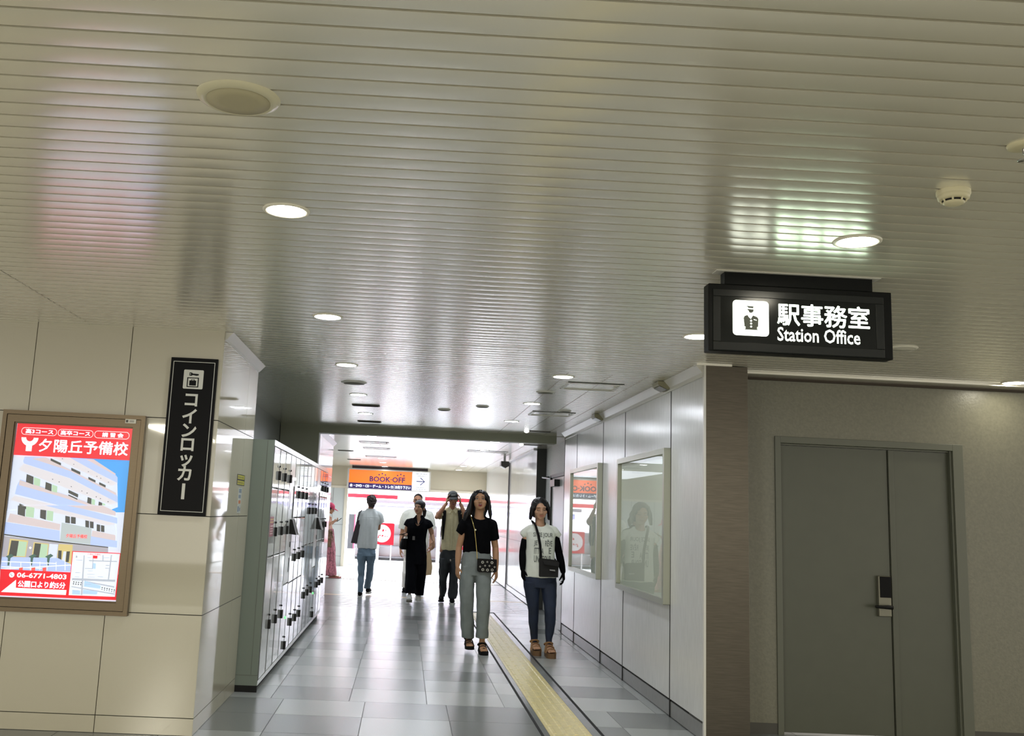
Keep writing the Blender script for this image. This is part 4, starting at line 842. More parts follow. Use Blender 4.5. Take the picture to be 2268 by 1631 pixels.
def foot(mb, an, toe, s=1.0):
    d = (toe - an); d.z = 0; d.normalize(); side = Vector((-d.y, d.x, 0)); g = an.copy(); g.z = toe.z
    heel = g - d * .045 * s; 
    mb.tube([heel + Vector((0, 0, .03)), g + Vector((0, 0, .032)), g + d * .07 * s + Vector((0, 0, .026)), g + d * .13 * s + Vector((0, 0, .016)), g + d * .165 * s + Vector((0, 0, .012))], [(.028, .028), (.034, .032), (.038, .026), (.043, .016), (.036, .011)], 14, side=side)
    mb.tube([an, g + Vector((0, 0, .035))], [.034, .036], 12)
    for i, (o, l, r) in enumerate(((-.030, .040, .0125), (-.010, .034, .0095), (.007, .030, .009), (.021, .024, .0085), (.033, .018, .008))):
        q = g + d * .145 * s + side * (o if s > 0 else -o); mb.tube([q + Vector((0, 0, .012)), q + d * l + Vector((0, 0, .010))], [r, r * .85], 8); mb.ell(q + d * l + Vector((0, 0, .010)), r * .86, seg=8, rings=6)
def shoe(name, t, an, toe, mats, sole=.028, ln=.20, high=False, lace=True):
    """closed shoe: upper, sole and laces as parts of one shoe part"""
    d = (toe - an); zt = d.z; d.z = 0; d.normalize(); side = Vector((-d.y, d.x, 0)); up = Vector((0, 0, 1))
    pit = math.atan2(zt - 0.0, 1) * 0
    g = Vector((an.x, an.y, toe.z))
    m = MB(); a = g - d * .06
    m.tube([a + up * (sole + .035), g + up * (sole + .045), g + d * .06 + up * (sole + .036), g + d * .12 + up * (sole + .022), g + d * .165 + up * (sole + .012)], [(.033, .038), (.038, .046), (.041, .036), (.044, .024), (.030, .013)], 16, side=side)
    up_ = m.build(name, mats[0], t)
    s_ = MB(); pts = [(-.075, .022), (-.07, .032), (-.02, .036), (.06, .042), (.12, .047), (.165, .040), (.188, .018)]
    out = [g + d * x + side * y for x, y in pts] + [g + d * x - side * y for x, y in pts[::-1]]
    s_.prism(out, (0, 0, sole)); s_.build('sole', mats[1], up_, bevel=.004)
    if lace:
        l = MB()
        for k in range(3):
            q = g + d * (.045 + .028 * k) + up * (sole + .076 - .017 * k); l.tube([q - side * .022, q + up * .003, q + side * .022], .004, 6)
        l.build('laces', mats[2], up_)
    return up_

skin_a = mat('skin_warm', (180, 136, 102), .5, noise=.04, scale=30, spec=.35)
skin_b = mat('skin_fair', (196, 152, 122), .5, noise=.04, scale=30, spec=.35)
skin_c = mat('skin_tan', (176, 128, 98), .5, noise=.04, scale=30, spec=.35)
hair_k = mat('black_hair', (13, 9, 10), .42, noise=.25, scale=60, stretch=(1, 1, .12), spec=.4)
hair_b = mat('dark_brown_hair', (42, 30, 27), .45, noise=.25, scale=60, stretch=(1, 1, .12), spec=.4)
eye_w = mat('eye_white', (216, 206, 196), .3); eye_k = mat('eye_dark', (22, 14, 12), .3)
lip_r = mat('red_lips', (150, 58, 54), .4); lip_p = mat('soft_lips', (166, 84, 76), .4); lip_k = mat('mouth_dark', (64, 20, 20), .4)
denim_g = mat('faded_grey_denim', (124, 130, 127), .85, noise=.16, scale=7, bump=.3, bscale=160)
denim_b = mat('pale_blue_denim', (112, 134, 152), .85, noise=.18, scale=7, bump=.3, bscale=160)
denim_d = mat('dark_indigo_denim', (22, 34, 56), .7, noise=.30, scale=6, bump=.3, bscale=160)
tee_k = mat('black_cotton', (6, 6, 8), .9, bump=.2, bscale=90, spec=.1); tee_w = mat('white_cotton', (226, 228, 216), .85, noise=.03, scale=20, bump=.2, bscale=60)
tee_g = mat('pale_grey_cotton', (206, 212, 210), .85, noise=.03, scale=20); print_g = mat('grey_print', (112, 116, 110), .8)
sleeve_k = mat('black_knit_sleeve', (7, 7, 9), .85, spec=.1); jump_m = mat('black_navy_cloth', (7, 8, 14), .85, bump=.2, bscale=80, spec=.12)
shirt_c = mat('cream_linen', (214, 204, 164), .8, noise=.05, scale=25); pants_c = mat('washed_black_denim', (46, 50, 52), .8, noise=.35, scale=5)
leather_k = mat('black_leather', (6, 5, 5), .45, spec=.15); canvas_o = mat('dark_olive_canvas', (17, 15, 12), .8, noise=.15, scale=50); gold = mat('gold_chain', (200, 176, 110), .25, .9)
tan_s = mat('tan_sandal_leather', (150, 112, 70), .5); tan_d = mat('brown_cork_sole', (112, 82, 52), .6); rub_k = mat('black_rubber', (9, 8, 8), .7, spec=.2)
white_s = mat('white_sneaker', (220, 220, 214), .5); sole_g = mat('grey_sole', (120, 116, 104), .7)
wht_pants = mat('white_trousers', (226, 224, 220), .8); pink_m = mat('pink_cap_cloth', (206, 66, 104), .7); wrap_m = mat('brown_patterned_cloth', (122, 98, 76), .8, noise=.5, scale=26)
dress_m = mat('pink_patterned_cloth', (176, 108, 122), .8, noise=.6, scale=34, stretch=(1, 1, .6)); kraft = mat('kraft_paper', (176, 152, 116), .7, noise=.05, scale=12)
def locks(m, starts, r0=.010, r1=.004, seg=6, mm=0):
    for pts in starts:
        n = len(pts); m.tube(pts, [r0 * (1 - i / (n - 1)) + r1 * i / (n - 1) for i in range(n)], seg, mm)

# ---- woman in the black T-shirt
t = thing('person', 'woman in black T-shirt and loose grey jeans walking with a small chain bag', 'person', (0.815, 10.685, 0))
J = dict(hip=V3(-0.016, 0.935, 0), waist=V3(-0.017, 1.088, -.01), chest=V3(-0.010, 1.281, -.01), neck=V3(0.000, 1.407, .0), head=V3(0.003, 1.582, -.015),
  shL=V3(-0.145, 1.331, .0), elL=V3(-0.203, 1.080, .02), wrL=V3(-0.214, 0.874, -.03), shR=V3(0.141, 1.329, .0), elR=V3(0.193, 1.088, .03), wrR=V3(0.204, 0.859, -.02),
  hipL=V3(-0.096, 0.865, 0), knL=V3(-0.092, 0.500, -.02), anL=V3(-0.061, 0.113, .06), hipR=V3(0.064, 0.872, 0), knR=V3(0.068, 0.531, -.12), anR=V3(0.074, 0.109, -.10))
b = MB(); bodyvol(b, J, .97); Rm = rotm(-4, -12, -3); H = head_vol(b, J['head'], Rm, 1.04, 1.07)
hand(b, J['wrL'], (.03, -.02, -1), (.8, .5, 0), (.1, -1, 0), .45, .95); hand(b, J['wrR'], (.06, -.05, -1), (-.8, .4, 0), (-.2, -1, 0), .55, .95)
foot(b, J['anL'], V3(-0.053, 0.030, -.12) + Vector((0, 0, .025))); foot(b, J['anR'], V3(0.087, 0.003, -.30) + Vector((0, 0, .03)))
fuse(b, 'body', skin_a, t, .005, 3)
face(t, H, Rm, 1.0, hair_k, lip_r, 'open', 'open', -.8)
X_ = Rm @ Vector((1, 0, 0))
m = MB(); m.ell(H(0, .022, .034), (.092, .103, .090), Rm, 24, 16)
m.tube([H(-.035, .0, .085), H(-.076, .0, .035), H(-.090, .004, -.03), H(-.104, .012, -.09), H(-.126, .018, -.140), H(-.146, .018, -.185), H(-.150, .014, -.215)], [(.03, .05), (.024, .056), (.026, .058), (.036, .056), (.040, .050), (.028, .036), (.010, .014)], 16, side=X_)
m.tube([H(.035, .0, .085), H(.076, .0, .035), H(.088, .004, -.03), H(.092, .010, -.09), H(.098, .014, -.145), H(.100, .014, -.190)], [(.03, .05), (.022, .056), (.020, .056), (.022, .050), (.018, .040), (.007, .014)], 16, side=X_)
m.tube([H(0, .07, .03), H(0, .09, -.06), H(-.02, .09, -.14), H(-.03, .085, -.20)], [(.08, .04), (.09, .036), (.08, .028), (.05, .014)], 16, side=X_)
fuse(m, 'hair', hair_k, t, .004, 2, carve=[(H(.002, -.11, -.022), (.067, .090, .109)), (H(0, -.03, -.15), (.052, .07, .10))], folds=.0045, fscale=(85, 85, 5), seed=2)
m = MB()
rings(m, [(-0.012, 1.022, 0.154, .0, .100), (-0.012, 1.089, 0.151, .0, .108), (-0.011, 1.170, 0.142, .0, .112), (-0.007, 1.266, 0.145, -.005, .122), (0.001, 1.325, 0.159, -.003, .112), (0.009, 1.369, 0.140, .0, .102), (0.010, 1.403, 0.093, .006, .080), (0.007, 1.431, 0.056, .012, .056)])
yoke(m, J, .060, dict(L=(V3(-0.207, 1.224, .010), .050), R=(V3(0.186, 1.174, .016), .050)))

fuse(m, 'tshirt', tee_k, t, .006, 3, carve=[(V3(0.008, 1.441, -.055), (.074, .085, .066))], folds=.006)
m = MB()
rings(m, [(-0.011, 1.055, 0.142, .0, .096), (-0.012, 0.954, 0.166, .004, .118), (-0.010, 0.849, 0.168, .0, .120), (-0.010, 0.788, 0.155, -.01, .115)])
rings(m, [(-0.092, 0.879, 0.088, .0, .11), (-0.107, 0.712, 0.081, -.02, .105), (-0.099, 0.500, 0.075, -.02, .095), (-0.081, 0.290, 0.070, .02, .090), (-0.067, 0.127, 0.065, .05, .088)])
rings(m, [(0.059, 0.886, 0.093, -.01, .11), (0.066, 0.720, 0.082, -.07, .105), (0.069, 0.507, 0.072, -.12, .095), (0.070, 0.296, 0.064, -.11, .088), (0.072, 0.151, 0.065, -.10, .086)])
pj = fuse(m, 'jeans', denim_g, t, .006, 3, folds=.011, fscale=(14, 14, 9), seed=3)
for an, toe, zb in ((J['anL'], V3(-0.053, 0.030, -.12), 0), (J['anR'], V3(0.088, -0.011, -.30), 0)):
    g = Vector((an.x, an.y, toe.z)); d = (toe - an); d.z = 0; d.normalize(); sd = Vector((-d.y, d.x, 0)); m = MB()
    pts = [(-.06, .030), (.0, .036), (.07, .044), (.14, .050), (.19, .042), (.21, .02)]
    m.prism([g + d * x + sd * y for x, y in pts] + [g + d * x - sd * y for x, y in pts[::-1]], (0, 0, .034)); sn = m.build('sandal', rub_k, t, bevel=.006)
    m = MB()
    for x, hh, w_ in ((.03, .115, .044), (.085, .094, .048), (.135, .074, .050)):
        q = g + d * x; m.tube([q + sd * w_ + Vector((0, 0, .03)), q + sd * w_ * .75 + Vector((0, 0, hh * .85)), q + Vector((0, 0, hh)), q - sd * w_ * .75 + Vector((0, 0, hh * .85)), q - sd * w_ + Vector((0, 0, .03))], [(.012, .004)] * 5, 8, side=d)
    m.tube([g + d * (.047 * math.cos(a)) + sd * (.042 * math.sin(a)) + Vector((0, 0, .095 + .02 * math.cos(a))) for a in [2 * PI * i / 16 for i in range(17)]], .0085, 8)
    m.build('strap', leather_k, sn)
m = MB(); m.ell(H(-.079, .004, -.050), (.005, .005, .012), Rm, 8, 6); m.build('earring', mat('silver_earring', (220, 220, 220), .2, .8), t)
# her bag
bg = thing('shoulder_bag', 'small black patterned bag on a gold chain at the hip of the walking woman', 'bag', (0.815, 10.685, 0))
m = MB(); c = V3(0.093, 0.902, -.165); w, h_ = .104, .070
m.prism([c + Vector((-w, 0, h_)), c + Vector((-w * .98, 0, -h_ * .85)), c + Vector((-w * .8, 0, -h_)), c + Vector((w * .8, 0, -h_ * .98)), c + Vector((w, 0, -h_ * .8)), c + Vector((w * .98, 0, h_ * .98))], (0, .055, 0)); bb = m.build('bag_body', leather_k, bg, bevel=.008)
m = MB(); c2 = c + Vector((0, -.004, 0))
for i, (u, v, q) in enumerate(((-.05, .035, 0), (.0, .040, 1), (.05, .035, 0), (-.022, .0, 1), (.024, .0, 1), (-.075, -.012, 1), (.08, -.01, 1), (-.045, -.042, 0), (.005, -.044, 0), (.055, -.042, 0))):
    p0 = c2 + Vector((u, -.001, v)); n = 4 if q else 12; rr = .011 if q else .015
    m.add([p0 + Vector((rr * math.cos(a), 0, rr * math.sin(a))) for a in [2 * PI * k / n for k in range(n)]] + [p0 + Vector((rr * .45 * math.cos(a), 0, rr * .45 * math.sin(a))) for a in [2 * PI * k / n for k in range(n)]], [(k, (k + 1) % n, n + (k + 1) % n, n + k) for k in range(n)], 0)
m.build('motif_print', mat('silver_print', (176, 172, 160), .4), bb)
m = MB(); chain = [V3(-0.099, 1.427, -.055), V3(-0.083, 1.374, -.118), V3(-0.054, 1.279, -.145), V3(-0.034, 1.145, -.138), V3(-0.020, 1.040, -.138), V3(-0.015, 0.964, -.15)]
m.tube(chain, [.0042] * 6, 8); m.tube([V3(-0.099, 1.427, -.055), V3(-0.110, 1.446, .03), V3(-0.018, 1.242, .13), V3(0.133, 1.008, .12), V3(0.188, 0.954, -.10)], [.0042] * 5, 8); m.build('chain_strap', gold, bg)
m = MB(); m.ell(V3(-0.046, 1.270, -.150), .013, seg=12, rings=8); m.build('chain_ring', mat('bright_ring', (250, 240, 200), .15, .9), bg)

# ---- woman in the white printed T-shirt
t = thing('person', 'woman with a black bob in white printed T-shirt, black arm sleeves and dark jeans', 'person', (1.5, 10.658, 0))
J = dict(hip=V3(-0.005, 0.776, 0), waist=V3(-0.011, 0.985, -.01), chest=V3(-0.017, 1.196, -.01), neck=V3(-0.022, 1.360, .0), head=V3(-0.029, 1.524, -.02),
  shL=V3(-0.157, 1.286, .0), elL=V3(-0.195, 1.063, .03), wrL=V3(-0.199, 0.882, -.02), shR=V3(0.133, 1.289, .0), elR=V3(0.198, 1.061, .03), wrR=V3(0.237, 0.872, -.03),
  hipL=V3(-0.096, 0.715, 0), knL=V3(-0.068, 0.424, -.02), anL=V3(-0.040, 0.127, .05), hipR=V3(0.084, 0.723, 0), knR=V3(0.097, 0.431, -.10), anR=V3(0.086, 0.122, -.12))
b = MB(); bodyvol(b, J, .93); Rm = rotm(4, 8, -2); H = head_vol(b, J['head'], Rm, 1.03, 1.07)
foot(b, J['anL'], V3(-0.033, 0.039, -.10) + Vector((0, 0, .02))); foot(b, J['anR'], V3(0.098, 0.035, -.28) + Vector((0, 0, .02)))
fuse(b, 'body', skin_b, t, .005, 3)
face(t, H, Rm, 1.0, hair_k, lip_p, 'closed', 'smile', -1.0)
m = MB(); m.ell(H(0, .022, .034), (.094, .105, .091), Rm, 24, 16)
for k in (-1, 1):
    m.tube([H(k * .050, -.02, .075), H(k * .080, -.018, .01), H(k * .090, -.016, -.05), H(k * (.088 + .012 * (k < 0)), -.012, -.108)], [(.026, .034), (.024, .046), (.022, .050), (.014, .040)], 14, side=Rm @ Vector((1, 0, 0)))
m.tube([H(0, .07, .03), H(0, .085, -.05), H(0, .075, -.10)], [(.07, .03), (.075, .03), (.06, .018)], 14, side=Rm @ Vector((1, 0, 0)))
fuse(m, 'hair', hair_k, t, .004, 2, carve=[(H(-.012, -.108, -.022), (.059, .084, .107)), (H(.014, -.108, -.045), (.058, .084, .094)), (H(.0, -.02, -.13), (.055, .06, .09))], folds=.003, fscale=(85, 85, 4), seed=6)
m = MB()
rings(m, [(-0.003, 0.800, 0.178, .0, .118), (-0.006, 0.881, 0.168, .0, .122), (-0.009, 0.986, 0.159, .0, .116), (-0.011, 1.105, 0.153, .0, .118), (-0.012, 1.201, 0.157, -.005, .122), (-0.014, 1.273, 0.172, -.002, .105), (-0.010, 1.317, 0.137, .003, .085), (-0.014, 1.351, 0.096, .008, .066), (-0.017, 1.379, 0.064, .012, .054)])
yoke(m, J, .050, dict(L=(V3(-0.217, 1.230, .0), .036), R=(V3(0.198, 1.237, .0), .034)))

sh = fuse(m, 'tshirt', tee_w, t, .006, 3, carve=[(V3(-0.020, 1.398, -.05), (.066, .085, .062))], folds=.008, fscale=(16, 16, 6), seed=5)
m = MB()     # print, wrapped on the front of the shirt
def onshirt(x, z):
    hit, loc, n_, i_ = sh.ray_cast(Vector((x, -1.0, z)), Vector((0, 1, 0)))
    return Vector((x, (loc.y if hit else -.12) - .0035, z))
for s_, (x0, z0), (x1, z1) in (('SI CE JOUR', (-0.104, 1.214), (0.109, 1.274)), ('JE', (-0.096, 1.125), (-0.059, 1.189)), ('RÊVE', (0.024, 1.131), (0.103, 1.206)), ("ITTRA", (-0.091, 1.046), (0.010, 1.113)), ('E', (0.065, 1.053), (0.093, 1.117)), ('UNE TOUR', (-0.091, 0.958), (0.095, 1.033))):
    m.text(s_, z1 - z0, lambda u, v: onshirt(x0 + u, z0 + v), 0, bold=.02, w=x1 - x0)
m.build('shirt_lettering', print_g, sh)
for q, pal, th, cu in (('L', (.9, .3, 0), (.2, -1, 0), .5), ('R', (-.9, .3, 0), (-.2, -1, 0), .7)):
    m = MB(); limb(m, [J['sh' + q].lerp(J['el' + q], .46 if q == 'L' else .22), J['el' + q], J['wr' + q]], [.043, .040, .029])
    hand(m, J['wr' + q], (.05 if q == 'L' else .12, -.05, -1), pal, th, cu, .98)
    fuse(m, 'arm_sleeve', sleeve_k, t, .005, 2)

m = MB()
rings(m, [(-0.006, 0.833, 0.175, .0, .108), (-0.006, 0.757, 0.181, .004, .118), (-0.003, 0.691, 0.175, .0, .112)])
rings(m, [(-0.093, 0.744, 0.093, .0, .105), (-0.086, 0.603, 0.076, -.01, .088), (-0.067, 0.439, 0.055, -.02, .064), (-0.063, 0.322, 0.051, .01, .062), (-0.043, 0.164, 0.037, .045, .046), (-0.040, 0.117, 0.034, .05, .044)])
rings(m, [(0.086, 0.752, 0.090, -.005, .105), (0.095, 0.610, 0.076, -.05, .088), (0.097, 0.446, 0.058, -.10, .064), (0.102, 0.329, 0.056, -.10, .062), (0.089, 0.169, 0.034, -.115, .046), (0.090, 0.122, 0.033, -.12, .044)])
fuse(m, 'jeans', denim_d, t, .005, 3, folds=.005, fscale=(16, 16, 14), seed=8)
for an, toe in ((J['anL'], V3(-0.032, 0.016, -.10)), (J['anR'], V3(0.098, 0.007, -.28))):
    g = Vector((an.x, an.y, max(toe.z, 0.0) * 0)); d = (toe - an); d.z = 0; d.normalize(); sd = Vector((-d.y, d.x, 0)); m = MB()
    pts = [(-.06, .032), (.0, .038), (.07, .044), (.14, .050), (.185, .042), (.205, .02)]
    m.prism([g + d * x + sd * y for x, y in pts] + [g + d * x - sd * y for x, y in pts[::-1]], (0, 0, .050)); sn = m.build('sandal', tan_d, t, bevel=.006)
    m = MB()
    for x, hh, w_ in ((.030, .142, .046), (.075, .118, .052), (.125, .094, .054)):
        q = g + d * x; m.tube([q + sd * w_ + Vector((0, 0, .045)), q + sd * w_ * .75 + Vector((0, 0, hh * .88)), q + Vector((0, 0, hh)), q - sd * w_ * .75 + Vector((0, 0, hh * .88)), q - sd * w_ + Vector((0, 0, .045))], [(.016, .005)] * 5, 8, side=d)
    m.tube([g + d * (.047 * math.cos(a)) + sd * (.043 * math.sin(a)) + Vector((0, 0, .125 + .02 * math.cos(a))) for a in [2 * PI * i / 16 for i in range(17)]], .0085, 8)
    m.build('strap', tan_s, sn)
bg = thing('crossbody_bag', 'dark olive canvas crossbody bag on the woman in the white T-shirt', 'bag', (1.500, 10.658, 0))
m = MB(); c = V3(0.069, 0.908, -.185)
m.prism([V3(-0.039, 1.008, -.15), V3(-0.036, 0.813, -.16), V3(0.165, 0.814, -.16), V3(0.170, 0.974, -.15), V3(0.145, 0.992, -.15), V3(0.008, 1.003, -.15)][::-1], (0, .06, 0)); bb = m.build('bag_body', canvas_o, bg, bevel=.010)
m = MB(); m.prism([V3(-0.001, 0.986, -.166), V3(0.010, 0.943, -.178), V3(0.167, 0.926, -.176), V3(0.173, 0.969, -.164)][::-1], (0, .04, 0)); m.build('bag_flap', canvas_o, bb, bevel=.008)
m = MB(); m.prism([V3(0.072, 0.894, -.172), V3(0.075, 0.882, -.172), V3(0.131, 0.877, -.172), V3(0.128, 0.891, -.172)][::-1], (0, .02, 0)); m.build('bag_label', mat('grey_label', (150, 150, 146), .4), bb)
m = MB(); m.tube([V3(-0.101, 1.385, -.040), V3(-0.080, 1.338, -.108), V3(-0.055, 1.247, -.142), V3(-0.035, 1.147, -.146), V3(-0.028, 1.071, -.146), V3(-0.024, 0.999, -.148)], [(.014, .003)] * 6, 8, side=(1, 0, -.3))
m.tube([V3(-0.101, 1.385, -.040), V3(-0.107, 1.399, .04), V3(0.002, 1.202, .135), V3(0.145, 1.016, .10), V3(0.171, 0.960, -.10)], [(.014, .003)] * 5, 8, side=(1, 0, -.5)); m.build('strap', rub_k, bg)

# ---- man in the cap, hands at his temples
t = thing('person', 'man in dark cap and cream shirt walking with both hands raised to his head', 'person', (0.8, 16.25, 0))
J = dict(hip=V3(-0.022, 0.824, 0), waist=V3(-0.017, 1.057, -.01), chest=V3(-0.013, 1.314, -.01), neck=V3(-0.008, 1.528, .0), head=V3(-0.006, 1.672, -.02),
  shL=V3(-0.161, 1.433, .0), elL=V3(-0.266, 1.369, -.16), wrL=V3(-0.115, 1.597, -.10), shR=V3(0.131, 1.438, .0), elR=V3(0.215, 1.390, -.16), wrR=V3(0.116, 1.607, -.10),
  hipL=V3(-0.109, 0.776, 0), knL=V3(-0.124, 0.435, -.02), anL=V3(-0.123, 0.083, .10), hipR=V3(0.054, 0.783, 0), knR=V3(0.054, 0.443, -.10), anR=V3(0.040, 0.075, -.10))
b = MB(); bodyvol(b, J, 1.06); Rm = rotm(2, 4, -3); H = head_vol(b, J['head'], Rm, 1.10, .98)
hand(b, J['wrL'], (.10, .14, 1), (1, .1, -.1), (.2, -1, .2), .5, 1.05); hand(b, J['wrR'], (-.10, .14, 1), (-1, .1, -.1), (-.2, -1, .2), .5, 1.05)
fuse(b, 'body', skin_c, t, .006, 3)
face(t, H, Rm, 1.1, hair_k, lip_p, 'closed', 'open', .2)
m = MB(); m.ell(H(0, .03, .008), (.084, .088, .070), Rm, 20, 14); fuse(m, 'hair', hair_k, t, .007, 2, carve=[(H(0, -.12, -.03), (.066, .105, .10))])
cap_m = mat('dark_green_cap', (52, 58, 54), .75); m = MB(); m.ell(H(0, .012, .050), (.092, .108, .085), Rm, 24, 14)
cp_ = fuse(m, 'cap', cap_m, t, .007, 2, cut=lambda v: (Rm.transposed() @ (v - J['head'])).z < .030)
m = MB(); vs = [];
for k in range(13):
    a = PI + PI * k / 12; vs.append((.088 * math.cos(a), -.02 + .09 * math.sin(a) * 1.0, .036)); 
vs2 = [(x * .98, y - .058 * max(0, -math.sin(PI + PI * k / 12)) , .020 - .012 * max(0, -math.sin(PI + PI * k / 12))) for k, (x, y, z) in enumerate(vs)]
top = [H(*p) for p in vs] + [H(*p) for p in vs2]; bot = [p - Vector((0, 0, .006)) for p in top]
m.add(top + bot, [(k, k + 1, 14 + k, 13 + k) for k in range(12)] + [(26 + k, 39 + k, 40 + k, 27 + k) for k in range(12)] + [(13 + k, 14 + k, 40 + k, 39 + k) for k in range(12)], 0, True); m.build('brim', cap_m, cp_)
m = MB()
for k in range(9): m.tube([H(-.028 + .007 * k, -.0975 + 6 * (.007 * (k - 4)) ** 2, .064), H(-.028 + .007 * k + .002, -.0965 + 6 * (.007 * (k - 4)) ** 2, .074 + .002 * (k % 3))], .0016, 5)
m.build('cap_stitching', tee_w, cp_)
m = MB()
rings(m, [(-0.010, 0.846, 0.158, .0, .135), (-0.016, 1.020, 0.149, .0, .130), (-0.016, 1.204, 0.149, .0, .135), (-0.015, 1.351, 0.157, .0, .130), (-0.011, 1.432, 0.134, .0, .11), (-0.007, 1.498, 0.083, .0, .075), (-0.004, 1.539, 0.056, .005, .066)])
yoke(m, J, .068, dict(L=(J['shL'].lerp(J['elL'], .6), .072), R=(J['shR'].lerp(J['elR'], .6), .072)))
s1 = fuse(m, 'shirt', shirt_c, t, .007, 3, carve=[(V3(-0.009, 1.557, -.06), (.05, .07, .05))], folds=.012, fscale=(16, 16, 5), seed=11)
m = MB()
for k in (-1, 1): m.add([V3(-0.006, 1.491, -.112) + Vector((k * .01, 0, 0)), V3(-0.009, 1.550, -.072) + Vector((k * .062, .01, .012)), V3(-0.005, 1.476, -.118) + Vector((k * .075, .01, 0)), V3(-0.004, 1.440, -.135) + Vector((k * .045, 0, 0))], [(0, 1, 2, 3)])
o = m.build('collar', shirt_c, s1); sd_ = o.modifiers.new('th', 'SOLIDIFY'); sd_.thickness = .006
m = MB(); m.tube([V3(-0.008, 1.447, -.140), V3(-0.012, 1.277, -.150), V3(-0.010, 1.058, -.146), V3(-0.009, 0.868, -.142)], [(.016, .004)] * 4, 8, side=(1, 0, 0)); m.build('placket', shirt_c, s1)
m = MB()
rings(m, [(-0.021, 0.889, 0.130, .0, .118), (-0.022, 0.751, 0.160, .0, .135), (-0.022, 0.649, 0.156, .0, .13)])
rings(m, [(-0.095, 0.704, 0.093, .0, .125), (-0.102, 0.530, 0.085, -.02, .12), (-0.112, 0.363, 0.065, .0, .115), (-0.103, 0.220, 0.063, .06, .115), (-0.107, 0.098, 0.042, .09, .11)])
rings(m, [(0.061, 0.710, 0.085, -.01, .125), (0.057, 0.537, 0.067, -.07, .12), (0.053, 0.370, 0.070, -.10, .115), (0.052, 0.205, 0.078, -.10, .12), (0.045, 0.089, 0.068, -.10, .11)])
fuse(m, 'trousers', pants_c, t, .007, 3, folds=.016, fscale=(12, 12, 9), seed=14)
m = MB(); m.ell(V3(-0.012, 0.686, -.135), (.012, .006, .02), seg=10, rings=6); m.build('key_fob', eye_w, t)
shoe('shoe', t, V3(-0.122, 0.068, .08), V3(-0.134, 0.018, -.08), [rub_k, rub_k, rub_k], lace=True); shoe('shoe', t, V3(0.041, 0.061, -.10), V3(0.040, -0.004, -.30), [rub_k, white_s, white_s], lace=True)
bp = thing('backpack', 'black backpack worn by the man in the dark cap, its straps over his shoulders', 'backpack', (0.80, 16.25, 0))
m = MB(); c = V3(-0.018, 1.240, .20); rings(m, [(c.x, c.z - .23, .13, c.y + .02, .07), (c.x, c.z - .15, .155, c.y + .03, .085), (c.x, c.z + .12, .15, c.y + .02, .075), (c.x, c.z + .20, .11, c.y, .05)]); m.build('backpack_body', rub_k, bp)
for q, xs in (('L', ((984, 1128), (984, 1145), (982, 1168), (981.5, 1195))), ('R', ((1017.5, 1128), (1020, 1145), (1020, 1168), (1018, 1195)))):
    m = MB(); A = (V3(-0.142, 1.514, .02), V3(-0.143, 1.463, -.10), V3(-0.145, 1.345, -.142), V3(-0.149, 1.183, -.130), V3(-0.149, 1.015, -.09), V3(-0.119, 1.009, .14)) if q == 'L' else (V3(0.097, 1.525, .02), V3(0.111, 1.474, -.10), V3(0.123, 1.357, -.142), V3(0.126, 1.195, -.130), V3(0.133, 1.027, -.09), V3(0.104, 1.019, .14))
    m.tube(A, [(.030, .006), (.032, .008), (.030, .008), (.022, .006), (.012, .004), (.012, .004)], 10, side=(1, 0, 0)); m.build('shoulder_strap', rub_k, bp)

# ---- woman in the black jumpsuit
t = thing('person', 'woman in a black sleeveless jumpsuit and white sneakers walking and looking aside', 'person', (0.2, 16.07, 0))
J = dict(hip=V3(0.020, 0.806, 0), waist=V3(0.018, 0.993, -.01), chest=V3(0.038, 1.182, -.01), neck=V3(0.053, 1.335, .0), head=V3(0.041, 1.513, -.02),
  shL=V3(-0.121, 1.269, .0), elL=V3(-0.154, 1.058, .03), wrL=V3(-0.151, 1.073, -.16), shR=V3(0.211, 1.262, .0), elR=V3(0.271, 1.077, .04), wrR=V3(0.298, 0.984, -.10),
  hipL=V3(-0.050, 0.746, 0), knL=V3(-0.050, 0.445, -.12), anL=V3(-0.050, 0.161, -.22), hipR=V3(0.103, 0.752, 0), knR=V3(0.103, 0.452, -.02), anR=V3(0.089, 0.131, .10))
J['elL'] = V3(-0.166, 1.072, .02)
b = MB(); bodyvol(b, J, .95); Rm = rotm(-24, 0, 4); H = head_vol(b, J['head'], Rm, 1.03, 1.06)
hand(b, J['wrL'], (-.25, -1, .1), (-.3, -.1, -1), (-1, 0, .1), .9, 1.0); hand(b, J['wrR'], (-.02, -.2, -1), (-.6, .6, 0), (-.6, -.8, 0), .55, 1.0)
fuse(b, 'body', skin_b, t, .006, 3)
face(t, H, Rm, 1.0, hair_k, lip_r, 'open', 'closed', 0)
m = MB(); m.ell(H(0, .020, .034), (.092, .106, .090), Rm, 22, 14)
m.tube([H(.03, .09, .0), H(.045, .12, -.05), H(.05, .11, -.12), H(.045, .09, -.17)], [.030, .034, .026, .010], 12); fuse(m, 'hair', hair_k, t, .006, 2, carve=[(H(0, -.112, -.036), (.070, .086, .100)), (H(0, -.03, -.13), (.06, .07, .08))])
m = MB()
rings(m, [(0.022, 0.979, 0.150, .0, .098), (0.021, 1.073, 0.162, .0, .105), (0.031, 1.181, 0.169, -.004, .118), (0.038, 1.254, 0.195, .0, .10), (0.043, 1.306, 0.136, .005, .08), (0.052, 1.350, 0.089, .01, .066), (0.054, 1.393, 0.055, .014, .058)])
yoke(m, J, .054, dict(L=(V3(-0.154, 1.203, .0), .050), R=(V3(0.244, 1.199, .0), .050)))
rings(m, [(0.021, 1.008, 0.150, .0, .098), (0.021, 0.893, 0.167, .0, .112), (0.031, 0.734, 0.172, -.01, .118), (0.035, 0.606, 0.170, -.03, .118)])
